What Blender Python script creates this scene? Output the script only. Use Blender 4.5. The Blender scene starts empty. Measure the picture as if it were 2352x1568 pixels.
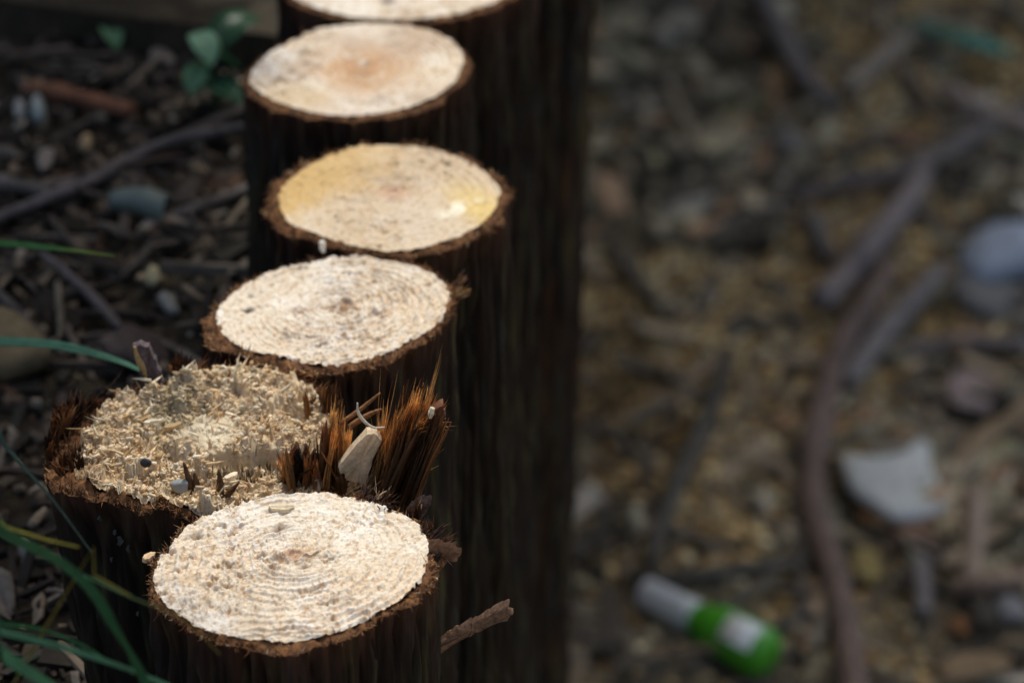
import bpy, math, random
import numpy as np

rng = np.random.default_rng(11)
random.seed(11)
scene = bpy.context.scene
COL = scene.collection

# ------------------------------------------------------------------ camera geometry
PW, PH = 2352.0, 1568.0                    # measuring frame used for the survey of the photo
HFOV = math.radians(12.5)
FPX = PW / 2 / math.tan(HFOV / 2)
PITCH = math.radians(28.5)
CAM = np.array([0.0, 0.0, 0.832])
FWD = np.array([0.0, math.cos(PITCH), -math.sin(PITCH)])
UPV = np.array([0.0, math.sin(PITCH), math.cos(PITCH)])
RGT = np.array([1.0, 0.0, 0.0])


def ray(px, py):
    return FWD + (px - PW / 2) / FPX * RGT - (py - PH / 2) / FPX * UPV


def at_z(px, py, z):
    d = ray(px, py)
    return CAM + d * ((z - CAM[2]) / d[2])


def at_y(px, py, y):
    d = ray(px, py)
    return CAM + d * (y / d[1])


def at_plane(px, py, p0, n):
    d = ray(px, py)
    return CAM + d * (np.dot(p0 - CAM, n) / np.dot(d, n))


# ------------------------------------------------------------------ noise
def _hash(i, j, k, s):
    n = (i.astype(np.int64) * 374761393 + j.astype(np.int64) * 668265263 + k.astype(np.int64) * 2147483647 + s * 974634777) & 0xFFFFFFFF
    n = ((n ^ (n >> 13)) * 1274126177) & 0xFFFFFFFF
    n = ((n ^ (n >> 16)) * 2246822519) & 0xFFFFFFFF
    return ((n ^ (n >> 15)) & 0xFFFFFF) / float(0xFFFFFF)


def vnoise(p, s=0):
    p = np.asarray(p, float)
    i = np.floor(p)
    f = p - i
    f = f * f * (3 - 2 * f)
    i = i.astype(np.int64)
    out = 0
    for a in (0, 1):
        for b in (0, 1):
            for c in (0, 1):
                w = (f[:, 0] if a else 1 - f[:, 0]) * (f[:, 1] if b else 1 - f[:, 1]) * (f[:, 2] if c else 1 - f[:, 2])
                out = out + w * _hash(i[:, 0] + a, i[:, 1] + b, i[:, 2] + c, s)
    return out


def fbm(p, octv=4, s=0, gain=0.5):
    a, t, o = 1.0, 0.0, 0
    p = np.asarray(p, float)
    for k in range(octv):
        o = o + a * vnoise(p * (2.03 ** k), s + k * 17)
        t += a
        a *= gain
    return o / t


def sstep(a, b, x):
    t = np.clip((x - a) / (b - a), 0, 1)
    return t * t * (3 - 2 * t)


def mix(a, b, t):
    t = np.asarray(t)[..., None]
    return np.asarray(a) * (1 - t) + np.asarray(b) * t


def P3(x, y, z=0.0):
    x = np.asarray(x, float)
    return np.stack([x, np.broadcast_to(y, x.shape), np.broadcast_to(z, x.shape)], -1)


# ------------------------------------------------------------------ materials
def vmat(name, rough=0.8, scale=400.0, amount=0.35, bump=0.2, spec=0.3, stretch=(1, 1, 1), trans=0.0, sss=0.0, bumpd=0.001, coat=0.0):
    """own colour of the surface comes from the 'tint' attribute, varied by procedural noise"""
    m = bpy.data.materials.new(name)
    m.use_nodes = True
    nt = m.node_tree
    N, L = nt.nodes, nt.links
    N.clear()
    out = N.new('ShaderNodeOutputMaterial')
    b = N.new('ShaderNodeBsdfPrincipled')
    b.inputs['Roughness'].default_value = rough
    b.inputs['Specular IOR Level'].default_value = spec
    if coat:
        b.inputs['Coat Weight'].default_value = coat
    at = N.new('ShaderNodeAttribute')
    at.attribute_name = 'tint'
    tc = N.new('ShaderNodeTexCoord')
    mp = N.new('ShaderNodeMapping')
    mp.inputs['Scale'].default_value = stretch
    L.new(tc.outputs['Object'], mp.inputs['Vector'])
    nz = N.new('ShaderNodeTexNoise')
    nz.inputs['Scale'].default_value = scale
    nz.inputs['Detail'].default_value = 5
    nz.inputs['Roughness'].default_value = 0.65
    L.new(mp.outputs['Vector'], nz.inputs['Vector'])
    mr = N.new('ShaderNodeMapRange')
    mr.inputs['From Min'].default_value = 0.3
    mr.inputs['From Max'].default_value = 0.7
    mr.inputs['To Min'].default_value = 1 - amount
    mr.inputs['To Max'].default_value = 1 + amount
    L.new(nz.outputs['Fac'], mr.inputs['Value'])
    mul = N.new('ShaderNodeVectorMath')
    mul.operation = 'SCALE'
    L.new(at.outputs['Color'], mul.inputs[0])
    L.new(mr.outputs['Result'], mul.inputs['Scale'])
    L.new(mul.outputs['Vector'], b.inputs['Base Color'])
    if bump:
        bp = N.new('ShaderNodeBump')
        bp.inputs['Strength'].default_value = bump
        bp.inputs['Distance'].default_value = bumpd
        L.new(nz.outputs['Fac'], bp.inputs['Height'])
        L.new(bp.outputs['Normal'], b.inputs['Normal'])
    if trans:
        t = N.new('ShaderNodeBsdfTranslucent')
        L.new(mul.outputs['Vector'], t.inputs['Color'])
        mx = N.new('ShaderNodeMixShader')
        mx.inputs['Fac'].default_value = trans
        L.new(b.outputs['BSDF'], mx.inputs[1])
        L.new(t.outputs['BSDF'], mx.inputs[2])
        L.new(mx.outputs['Shader'], out.inputs['Surface'])
    else:
        L.new(b.outputs['BSDF'], out.inputs['Surface'])
    return m


M_CUT = vmat('sawn_wood', 0.85, 900, 0.16, 0.35, 0.15, bumpd=0.0008)
M_FIBRE = vmat('bark_fibre', 0.5, 600, 0.3, 0.0, 0.4, trans=0.5)
M_SPLINT = vmat('torn_wood', 0.8, 700, 0.2, 0.15, 0.2, trans=0.3)
M_RIM = vmat('bark_edge', 0.85, 700, 0.45, 0.5, 0.2)
M_BARK = vmat('bark', 0.85, 220, 0.6, 0.6, 0.2, stretch=(1, 1, 0.12), bumpd=0.002)
M_SOIL = vmat('soil', 0.95, 160, 0.5, 0.6, 0.1, bumpd=0.004)
M_LITTER = vmat('litter', 0.8, 150, 0.35, 0.2, 0.25)
M_TWIG = vmat('twig_bark', 0.8, 180, 0.35, 0.4, 0.25, stretch=(1, 1, 1))
M_STONE = vmat('stone', 0.7, 120, 0.12, 0.3, 0.3)
M_GRASS = vmat('grass_leaf', 0.65, 200, 0.25, 0.1, 0.12, trans=0.3)
M_LEAF = vmat('leaf', 0.4, 120, 0.2, 0.1, 0.4, trans=0.3)
M_PLAST = vmat('bottle_shell', 0.12, 50, 0.05, 0.0, 0.6, coat=0.5, trans=0.35)
M_LABEL = vmat('paper_label', 0.45, 90, 0.06, 0.0, 0.4)


# ------------------------------------------------------------------ object helpers
def mk(name, V, F, mat, col, parent=None, smooth=True):
    me = bpy.data.meshes.new(name)
    V = np.asarray(V, float)
    if parent is not None:
        V = V - np.array(base_of(parent))
    me.from_pydata(V.tolist(), [], F.tolist() if isinstance(F, np.ndarray) else F)
    col = np.asarray(col, float)
    if col.ndim == 1:
        col = np.broadcast_to(col, (len(V), 3))
    a = me.color_attributes.new('tint', 'FLOAT_COLOR', 'POINT')
    a.data.foreach_set('color', np.concatenate([col, np.ones((len(V), 1))], 1).astype(np.float32).ravel())
    if smooth:
        me.polygons.foreach_set('use_smooth', [True] * len(me.polygons))
    me.materials.append(mat)
    me.update()
    o = bpy.data.objects.new(name, me)
    COL.objects.link(o)
    if parent is not None:
        o.parent = parent
    return o


def base_of(o):
    p = np.zeros(3)
    while o is not None:
        p = p + np.array(o.location)
        o = o.parent
    return p


def thing(name, loc, label, cat, group=None):
    o = bpy.data.objects.new(name, None)
    o.empty_display_size = 0.02
    o.location = [float(v) for v in loc]
    COL.objects.link(o)
    return tag(o, label, cat, group)


def tag(o, label, cat, group=None):
    o['label'] = label
    o['category'] = cat
    if group:
        o['group'] = group
    return o


def recentre(o):
    """put a single-mesh thing's origin at its base"""
    me = o.data
    n = len(me.vertices)
    v = np.empty(n * 3, np.float32)
    me.vertices.foreach_get('co', v)
    v = v.reshape(-1, 3)
    c = np.array([v[:, 0].mean(), v[:, 1].mean(), v[:, 2].min()])
    me.vertices.foreach_set('co', (v - c).astype(np.float32).ravel())
    me.update()
    o.location = [float(q) for q in c]
    return o


def norm(v):
    return v / np.maximum(np.linalg.norm(v, axis=-1, keepdims=True), 1e-9)


def frame(D):
    ref = np.where(np.abs(D[:, 2:3]) > 0.8, np.array([[1.0, 0, 0]]), np.array([[0, 0, 1.0]]))
    A = norm(np.cross(D, ref))
    B = np.cross(D, A)
    return A, B


def strands(P0, D, L, R, bend, c0, c1, seg=4, power=0.8, flat=1.0):
    """many tapered slivers: root points, directions, lengths, radii, tip bends, root and tip colours"""
    P0 = np.asarray(P0, float)
    n = len(P0)
    D = norm(np.asarray(D, float))
    A, B = frame(D)
    rot = rng.uniform(0, 6.28, n)[:, None]
    A, B = A * np.cos(rot) + B * np.sin(rot), -A * np.sin(rot) + B * np.cos(rot)
    Vs, Cs = [], []
    for k in range(seg + 1):
        u = k / seg
        c = P0 + D * L[:, None] * u + bend * u * u
        r = R * (1 - u) ** power + R * 0.12
        for j in range(3):
            an = 2.0944 * j
            Vs.append(c + A * (r * math.cos(an))[:, None] + B * (r * flat * math.sin(an))[:, None])
            Cs.append(c0 * (1 - u) + c1 * u)
    V = np.stack(Vs, 1).reshape(-1, 3)
    C = np.stack(Cs, 1).reshape(-1, 3)
    fl = []
    for k in range(seg):
        for j in range(3):
            j2 = (j + 1) % 3
            fl.append([k * 3 + j, k * 3 + j2, (k + 1) * 3 + j2, (k + 1) * 3 + j])
    fl = np.array(fl)
    F = (np.arange(n)[:, None, None] * ((seg + 1) * 3) + fl[None]).reshape(-1, 4)
    return V, F, C


class Bag:
    def __init__(s):
        s.V, s.F, s.C, s.n = [], [], [], 0

    def add(s, V, F, C):
        V = np.asarray(V, float)
        C = np.asarray(C, float)
        if C.ndim == 1:
            C = np.broadcast_to(C, (len(V), 3))
        if isinstance(F, np.ndarray):
            s.F += (F + s.n).tolist()
        else:
            s.F += [[i + s.n for i in f] for f in F]
        s.V.append(V)
        s.C.append(C)
        s.n += len(V)
        return s

    def build(s, name, mat, parent=None, smooth=True):
        return mk(name, np.concatenate(s.V), s.F, mat, np.concatenate(s.C), parent, smooth)


def spline(pts, n):
    pts = np.asarray(pts, float)
    d = np.concatenate([[0], np.cumsum(np.linalg.norm(np.diff(pts, axis=0), axis=1))])
    d /= d[-1]
    t = np.linspace(0, 1, n)
    q = np.concatenate([[2 * pts[0] - pts[1]], pts, [2 * pts[-1] - pts[-2]]])
    out = np.zeros((n, pts.shape[1]))
    for i, u in enumerate(t):
        k = min(int(np.searchsorted(d, u, side='right')) - 1, len(pts) - 2)
        f = (u - d[k]) / max(d[k + 1] - d[k], 1e-9)
        a, b, c, e = q[k], q[k + 1], q[k + 2], q[k + 3]
        out[i] = 0.5 * (2 * b + (c - a) * f + (2 * a - 5 * b + 4 * c - e) * f * f + (3 * b - a - 3 * c + e) * f ** 3)
    return out


def tube(pts, radii, n=40, sides=12, rough=0.12, seed=0, knots=True):
    """branch: swept tube with uneven surface, capped ends"""
    P = spline(pts, n)
    rr = np.interp(np.linspace(0, 1, n), np.linspace(0, 1, len(radii)), radii)
    T = norm(np.gradient(P, axis=0))
    A, B = frame(T)
    V = []
    ang = np.linspace(0, 2 * np.pi, sides, endpoint=False)
    nz = fbm(np.stack([np.repeat(np.arange(n) * 0.35, sides), np.tile(np.cos(ang) * 1.5, n), np.tile(np.sin(ang) * 1.5, n)], 1), 3, seed).reshape(n, sides)
    kn = fbm(P3(np.arange(n) * 0.22, 3.1), 2, seed + 5)
    for i in range(n):
        r = rr[i] * (1 + rough * 2 * (nz[i] - 0.5) + (0.35 * max(0, kn[i] - 0.6) * 2 if knots else 0))
        V.append(P[i] + A[i] * (r * np.cos(ang))[:, None] + B[i] * (r * np.sin(ang))[:, None])
    V = np.concatenate(V)
    i, j = np.meshgrid(np.arange(n - 1), np.arange(sides), indexing='ij')
    j2 = (j + 1) % sides
    F = np.stack([i * sides + j, i * sides + j2, (i + 1) * sides + j2, (i + 1) * sides + j], -1).reshape(-1, 4).tolist()
    F.append(list(range(sides))[::-1])
    F.append([(n - 1) * sides + k for k in range(sides)])
    return V, F, nz.reshape(-1)


def flakes(P, size, rotz, tilt, thick, elong, C, warp=0.25):
    """irregular little chips: boxes with jittered corners"""
    n = len(P)
    a = size
    b = size / elong
    c = thick
    sg = np.array([[x, y, z] for x in (-1, 1) for y in (-1, 1) for z in (-1, 1)], float)
    loc = sg[None] * np.stack([a, b, c], 1)[:, None, :] * 0.5
    loc = loc * (1 + warp * rng.uniform(-1, 1, loc.shape) * np.array([1, 1, 0.6]))
    cz, sz = np.cos(rotz), np.sin(rotz)
    ct, st = np.cos(tilt), np.sin(tilt)
    ph = rng.uniform(0, 6.28, n)
    x = loc[..., 0]; y = loc[..., 1]; z = loc[..., 2]
    # tilt about x then y, then yaw
    t2 = tilt * np.sin(ph); t1 = tilt * np.cos(ph)
    y, z = y * np.cos(t1)[:, None] - z * np.sin(t1)[:, None], y * np.sin(t1)[:, None] + z * np.cos(t1)[:, None]
    x, z = x * np.cos(t2)[:, None] + z * np.sin(t2)[:, None], -x * np.sin(t2)[:, None] + z * np.cos(t2)[:, None]
    x, y = x * cz[:, None] - y * sz[:, None], x * sz[:, None] + y * cz[:, None]
    V = (np.stack([x, y, z], -1) + P[:, None, :]).reshape(-1, 3)
    q = np.array([[0, 1, 3, 2], [4, 6, 7, 5], [0, 4, 5, 1], [2, 3, 7, 6], [0, 2, 6, 4], [1, 5, 7, 3]])
    F = (np.arange(n)[:, None, None] * 8 + q[None]).reshape(-1, 4)
    return V, F, np.repeat(C, 8, 0)


def palette(n, cols, weights, jit=0.25):
    cols = np.array(cols)
    w = np.array(weights, float)
    k = rng.choice(len(cols), n, p=w / w.sum())
    return cols[k] * (1 + jit * rng.uniform(-1, 1, (n, 1)))


# ------------------------------------------------------------------ terrain
Z_LEFT, Z_RIGHT = -0.115, -0.60


def ground_z(x, y):
    x = np.asarray(x, float)
    y = np.asarray(y, float)
    s = sstep(-0.098, -0.072, x)
    near = np.exp(-((x / 1.5) ** 2 + ((y - 2.2) / 2.5) ** 2))
    n1 = fbm(P3(x * 9, y * 9, 1.0), 4, 3) - 0.5
    n2 = fbm(P3(x * 60, y * 60, 4.0), 3, 9) - 0.5
    zl = Z_LEFT + 0.03 * n1 + 0.008 * n2 - 0.10 * np.clip(-x - 0.14, 0, 0.5)
    zr = Z_RIGHT + 0.05 * n1 + 0.016 * n2
    # heap of sawdust against the posts, hollow beside it
    zr = zr + 0.035 * np.exp(-(((x - 0.10) / 0.07) ** 2 + ((y - 2.35) / 0.16) ** 2)) - 0.04 * np.exp(-(((x - 0.055) / 0.03) ** 2 + ((y - 2.53) / 0.10) ** 2))
    z = zl * (1 - s) + zr * s
    return z * (0.4 + 0.6 * near) + (Z_LEFT * 1 - 0.2 * sstep(0, 6, x)) * (1 - (0.4 + 0.6 * near)) * 1.0


def gz(x, y):
    return float(ground_z(np.array([x]), np.array([y]))[0])


def on_ground(px, py, lift=0.0, right=True):
    z = Z_RIGHT if right else Z_LEFT
    for _ in range(6):
        p = at_z(px, py, z)
        z = gz(p[0], p[1]) + lift
    return at_z(px, py, z)


def axis(lo, hi, step, far):
    a = np.arange(lo, hi + 1e-6, step)
    g, s = [], step
    x = hi
    while x < far:
        s *= 1.35
        x += s
        g.append(x)
    h, s = [], step
    x = lo
    while x > -far:
        s *= 1.35
        x -= s
        h.append(x)
    return np.array(h[::-1] + a.tolist() + g)


gx = axis(-0.5, 0.62, 0.007, 40)
gy = axis(1.0, 3.9, 0.009, 42)
X, Y = np.meshgrid(gx, gy, indexing='ij')
xf, yf = X.ravel(), Y.ravel()
Zg = ground_z(xf, yf)
nx, ny = len(gx), len(gy)
ii, jj = np.meshgrid(np.arange(nx - 1), np.arange(ny - 1), indexing='ij')
Fg = np.stack([ii * ny + jj, (ii + 1) * ny + jj, (ii + 1) * ny + jj + 1, ii * ny + jj + 1], -1).reshape(-1, 4)
nA = fbm(P3(xf * 14, yf * 14, 2), 4, 31)
nB = fbm(P3(xf * 45, yf * 45, 2), 3, 41)
cg = mix([0.09, 0.075, 0.052], [0.24, 0.195, 0.13], np.clip(nA * 1.6 - 0.4, 0, 1))
saw = sstep(0.42, 0.62, fbm(P3(xf * 8, yf * 5, 7), 3, 77) + 0.22 * np.exp(-(((xf - 0.10) / 0.085) ** 2 + ((yf - 2.42) / 0.26) ** 2)) - 0.05)
saw = saw * (xf > -0.07)
cg = mix(cg, [0.42, 0.31, 0.165], saw * 0.8)
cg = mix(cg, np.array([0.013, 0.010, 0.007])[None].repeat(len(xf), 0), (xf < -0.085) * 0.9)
cg *= (0.7 + 0.6 * nB)[:, None]
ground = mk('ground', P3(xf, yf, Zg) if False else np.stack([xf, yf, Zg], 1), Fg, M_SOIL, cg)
ground['kind'] = 'structure'

# ------------------------------------------------------------------ posts
GROUP_POSTS = 'sawn log posts standing in a row'
CREAM, PALE, TAN, DKTAN = np.array([0.74, 0.63, 0.50]), np.array([0.83, 0.76, 0.67]), np.array([0.60, 0.43, 0.27]), np.array([0.36, 0.21, 0.11])
RB, RB2 = np.array([0.105, 0.046, 0.021]), np.array([0.20, 0.088, 0.034])


def polar(pts, c, nth):
    v = np.asarray(pts)[:, :2] - c[:2]
    th = np.arctan2(v[:, 1], v[:, 0])
    r = np.linalg.norm(v, axis=1)
    o = np.argsort(th)
    th, r = th[o], r[o]
    T = np.linspace(-np.pi, np.pi, nth, endpoint=False)
    th3 = np.concatenate([th - 2 * np.pi, th, th + 2 * np.pi])
    r3 = np.concatenate([r, r, r])
    R = np.interp(T, th3, r3)
    k = max(3, nth // 40) | 1
    w = np.hanning(k + 2)[1:-1]
    w /= w.sum()
    Rp = np.concatenate([R[-k:], R, R[:k]])
    return T, np.convolve(Rp, w, 'same')[k:-k]


def fit_cut(wood_px, z0):
    """the tilt of the saw cut that makes the traced outline roundest"""
    wp = np.array(wood_px, float)
    c0 = at_z(wp[:, 0].mean(), wp[:, 1].mean(), z0)
    best = None
    for tx in np.linspace(-0.05, 0.24, 30):
        for ty in np.linspace(-0.10, 0.10, 11):
            n = np.array([-tx, -ty, 1.0])
            Q = np.array([at_plane(a, b, c0, n) for a, b in wp])
            T, R = polar(Q, Q.mean(0), 90)
            sc = R.std() / R.mean() + 0.10 * abs(tx) + 0.25 * abs(ty)
            if best is None or sc < best[0]:
                best = (sc, tx, ty)
    return c0, np.array([-best[1], -best[2], 1.0])


def bark_mesh(T, Rout, c, ztop, lean, seed, zbot=-0.78, nz=150, ridge=0.0035, taper=0.0, tint=(0.022, 0.010, 0.006)):
    """the round side of a post, furrowed along its length"""
    nth = len(T)
    zs = np.concatenate([np.linspace(0, 0.02, 8), np.linspace(0.026, 1, nz)])
    V, C = [], []
    ca, sa = np.cos(T), np.sin(T)
    for u in zs:
        depth = (ztop - zbot).mean() * u
        zz = ztop * (1 - u) + zbot * u
        wz = 0.5 * (fbm(np.stack([ca * 3, sa * 3, np.full(nth, depth * 16)], 1), 3, seed + 2) - 0.5)
        p = np.stack([ca * 5.5 + wz, sa * 5.5 - wz, np.full(nth, depth * 14)], 1)
        f = fbm(p * np.array([2.2, 2.2, 1.5]), 4, seed)
        g = fbm(p * np.array([7, 7, 4.5]), 3, seed + 9)
        plate = np.abs(fbm(p * np.array([1.7, 1.7, 0.55]), 3, seed + 13) - 0.5) * 2      # cracks between plates
        crack = sstep(0.10, 0.0, plate)
        h = (f - 0.5) * 2 * ridge + (g - 0.5) * ridge * 1.2 - crack * ridge * 1.1
        fade = min(1, u / 0.012)
        r = Rout * (1 - taper * u) + h * fade - 0.001 * fade
        V.append(np.stack([c[0] + lean[0] * depth + ca * r, c[1] + lean[1] * depth + sa * r, zz + 0 * r], 1))
        k = fbm(p * np.array([2.2, 2.2, 2.4]), 3, seed + 21)
        k2 = fbm(p * np.array([3.2, 3.2, 2.8]), 3, seed + 27)
        cc = mix([0.008, 0.0055, 0.004], [0.023, 0.0165, 0.0115], np.clip((f - 0.3) * 2.2, 0, 1))
        cc = mix(cc, [0.058, 0.052, 0.022], np.clip((k - 0.52) * 6, 0, 1) * np.clip((g - 0.35) * 4, 0, 1))
        cc = mix(cc, [0.036, 0.035, 0.033], np.clip((k2 - 0.56) * 6, 0, 1) * np.clip((g - 0.4) * 4, 0, 1) * 0.8)
        cc = mix(cc, tint, np.clip((0.52 - k2) * 5, 0, 1) * 0.5)
        cc = cc * (1 - 0.6 * crack)[:, None]
        cc = mix(cc, [0.075, 0.028, 0.014], np.full(nth, 0.7 * math.exp(-depth / 0.010)))
        V[-1] = V[-1]
        C.append(cc)
    V = np.concatenate(V)
    C = np.concatenate(C)
    m = len(zs)
    i, j = np.meshgrid(np.arange(m - 1), np.arange(nth), indexing='ij')
    j2 = (j + 1) % nth
    F = np.stack([i * nth + j, (i + 1) * nth + j, (i + 1) * nth + j2, i * nth + j2], -1).reshape(-1, 4)
    return V, F, C


def sawn_post(wood_px, bark_px, z0, label, seed, lean=(0, 0), pith=None, stain=None, ring=0.0033, relief=1.0, fuzz=1400, nth=560, nr=130, grain=0.6, heart=0.6, fuzzlen=0.004, detail=True, taper=0.0, tilt=None, tint=(0.022, 0.010, 0.006)):
    c0, n = fit_cut(wood_px, z0)
    if tilt is not None:
        n = np.array([-tilt[0], -tilt[1], 1.0])
    W = np.array([at_plane(a, b, c0, n) for a, b in wood_px])
    Bk = np.array([at_plane(a, b, c0, n) for a, b in bark_px])
    c = Bk.mean(0)
    c[2] = c0[2] - ((c[0] - c0[0]) * n[0] + (c[1] - c0[1]) * n[1])

    def plane(x, y):
        return c0[2] - ((x - c0[0]) * n[0] + (y - c0[1]) * n[1])

    T, Rw = polar(W, c, nth)
    _, Ro = polar(Bk, c, nth)
    Ro = np.maximum(Ro, Rw + 0.0012)
    wob = fbm(P3(np.cos(T) * 14, np.sin(T) * 14, seed), 4, seed)
    wob2 = fbm(P3(np.cos(T) * 5, np.sin(T) * 5, seed), 3, seed + 4)
    Rw = Rw + (wob - 0.5) * 0.0022
    thk = fbm(P3(np.cos(T) * 2.6, np.sin(T) * 2.6, seed + 0.5), 3, seed + 6)
    Ro = np.maximum(Rw + (Ro - Rw) * (0.36 + 0.66 * sstep(0.3, 0.7, thk)) + (wob - 0.5) * 0.004 + (wob2 - 0.5) * 0.002, Rw + 0.0006)
    root = thing('log_post', (c[0] + lean[0] * 0.6, c[1] + lean[1] * 0.6, Z_RIGHT), label, 'wooden post', GROUP_POSTS)
    # --- cut face
    rho = np.linspace(0.0, 1, nr) ** 0.9
    th, rr = np.meshgrid(T, rho)
    x = c[0] + np.cos(th) * rr * Rw[None]
    y = c[1] + np.sin(th) * rr * Rw[None]
    x, y, rr_ = x.ravel(), y.ravel(), rr.ravel()
    pc = c[:2] if pith is None else at_plane(pith[0], pith[1], c0, n)[:2]
    dx, dy = x - pc[0], y - pc[1]
    # distance from the pith, warped so that the rings follow the outline
    Rth = np.interp(np.arctan2(y - c[1], x - c[0]), T, Rw, period=2 * np.pi)
    off = np.hypot(c[0] - pc[0], c[1] - pc[1])
    d = np.hypot(dx, dy) * (1 - rr_ ** 2) + rr_ ** 2 * rr_ * Rth
    d = d * (1 + 0.10 * (fbm(P3(x * 28, y * 28, seed), 3, seed + 1) - 0.5)) + 0.0024 * (fbm(P3(x * 120, y * 120, seed), 2, seed + 2) - 0.5)
    u = d / ring + 1.1 * (vnoise(P3(d * 90, seed), seed + 40) - 0.5)
    rid = np.abs((u % 1.0) - 0.5) * 2
    late = sstep(0.45, 0.85, rid) * (0.15 + 1.1 * vnoise(P3(np.floor(u) * 3.7, np.arctan2(dy, dx) * 1.4, seed), seed + 44)) * (0.45 + 0.9 * vnoise(P3(x * 130, y * 130, 2.0), seed + 45))
    sect = fbm(P3(x * 18, y * 18, seed + 3), 3, seed + 5)
    sect = sstep(0.40, 0.62, sect + 3.2 * (x - pc[0]) - 2.2 * (y - pc[1]) - 0.02)
    ca, sa = math.cos(grain), math.sin(grain)
    ga, gb = x * ca + y * sa, -x * sa + y * ca
    tear = fbm(P3(ga * 300, gb * 560, seed), 3, seed + 7)
    fine = fbm(P3(x * 720, y * 560, seed), 3, seed + 8, 0.6)
    med = fbm(P3(x * 240, y * 200, seed), 4, seed + 6, 0.6)
    rough = sstep(0.35, 0.6, fbm(P3(x * 30, y * 30, seed), 3, seed + 60))
    pit = sstep(0.62, 0.74, fbm(P3(ga * 260, gb * 300, seed + 2), 3, seed + 12)) * (0.25 + 0.75 * rough)
    crumb = sstep(0.46, 0.72, fine)
    h = 0.0013 * (tear - 0.5) * (0.5 + rough) + 0.0007 * crumb * (0.35 + 0.8 * rough) * (1 - 0.5 * sect) + 0.0008 * (med - 0.5) + 0.00100 * late * sect - 0.0012 * pit
    h = h * relief
    z = plane(x, y) + h
    col = mix(CREAM * np.ones((len(x), 1)), PALE, sstep(0.42, 0.66, fbm(P3(x * 60, y * 45, seed), 3, seed + 15)))
    col = mix(col, TAN, sstep(0.48, 0.70, med) * 0.5 * (0.5 + 0.5 * rough))
    col = mix(col, TAN, (1 - late) * sect * 0.30)
    gran = fbm(P3(x * 900, y * 620, seed), 3, seed + 70, 0.65)
    col = mix(col, TAN, sstep(0.50, 0.40, gran) * (0.35 + 0.35 * rough))
    col = mix(col, DKTAN, sstep(0.42, 0.30, gran) * 0.5)
    col = mix(col, DKTAN, pit * 0.45)
    col = mix(col, PALE, crumb * 0.45)
    col = mix(col, TAN, np.exp(-(np.hypot(dx, dy) / 0.009) ** 2) * heart * sstep(0.35, 0.6, med))
    col = mix(col, DKTAN, np.exp(-(np.hypot(dx, dy) / 0.004) ** 2) * heart * 0.8)
    if stain:
        sx, sy = x, y
        col, h2 = stain(x, y, col, lambda a, b: at_plane(a, b, c0, n)[:2], med, fine)
        z = z + h2
    i, j = np.meshgrid(np.arange(nr - 1), np.arange(nth), indexing='ij')
    j2 = (j + 1) % nth
    F = np.stack([i * nth + j, i * nth + j2, (i + 1) * nth + j2, (i + 1) * nth + j], -1).reshape(-1, 4)
    mk('cut_face', np.stack([x, y, z], 1), F, M_CUT, col, root)
    # --- ring of bark seen end-on
    nb = 10
    V, C = [], []
    for k in range(nb):
        q = k / (nb - 1)
        r = (Rw - 0.0006) * (1 - q) + Ro * q
        xx, yy = c[0] + np.cos(T) * r, c[1] + np.sin(T) * r
        nn = fbm(P3(xx * 420, yy * 420, seed), 3, seed + 30)
        dip = -0.0006 * math.sin(q * math.pi) - 0.0011 * q ** 3 - 0.0002
        zz = plane(xx, yy) + dip + (nn - 0.5) * 0.0022
        V.append(np.stack([xx, yy, zz], 1))
        C.append(mix(RB * 0.7, RB2, np.clip(nn * 2.2 - 0.7, 0, 1)) * (1.15 - 0.45 * q))
    ztop = V[-1][:, 2]
    i, j = np.meshgrid(np.arange(nb - 1), np.arange(nth), indexing='ij')
    j2 = (j + 1) % nth
    F = np.stack([i * nth + j, i * nth + j2, (i + 1) * nth + j2, (i + 1) * nth + j], -1).reshape(-1, 4)
    bag = Bag().add(np.concatenate(V), F, np.concatenate(C))
    if fuzz:
        k = rng.integers(0, nth, fuzz)
        q = rng.uniform(0.0, 1.0, fuzz)
        r = Rw[k] * (1 - q) + Ro[k] * q
        xx, yy = c[0] + np.cos(T[k]) * r, c[1] + np.sin(T[k]) * r
        out = np.stack([np.cos(T[k]), np.sin(T[k]), 0 * q], 1)
        D = out * rng.uniform(-0.2, 0.8, (fuzz, 1)) + np.array([0, 0, 1]) * rng.uniform(0.0, 0.7, (fuzz, 1)) + rng.normal(0, 0.5, (fuzz, 3))
        clump = 0.5 + 1.3 * vnoise(P3(np.cos(T[k]) * 9, np.sin(T[k]) * 9, seed), seed + 50) ** 2
        L = rng.uniform(0.3, 1.0, fuzz) ** 1.8 * fuzzlen * 0.62 * clump
        cc = palette(fuzz, [RB, RB2, [0.42, 0.24, 0.11], [0.10, 0.05, 0.03], [0.62, 0.48, 0.34]], [4, 4, 1.5, 2, 0.5])
        bag.add(*strands(np.stack([xx, yy, plane(xx, yy) - 0.0015], 1), D, L, rng.uniform(0.00018, 0.00045, fuzz), rng.normal(0, 0.0008, (fuzz, 3)), cc, cc * 1.1, 3))
    bag.build('bark_rim', M_RIM, root)
    # --- bark
    V, F, C = bark_mesh(T[::2], Ro[::2], c, ztop[::2], lean, seed, taper=taper, tint=tint)
    mk('bark', V, F, M_BARK, C, root)
    return root, c, plane, (T, Rw, Ro), c0, n


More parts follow.
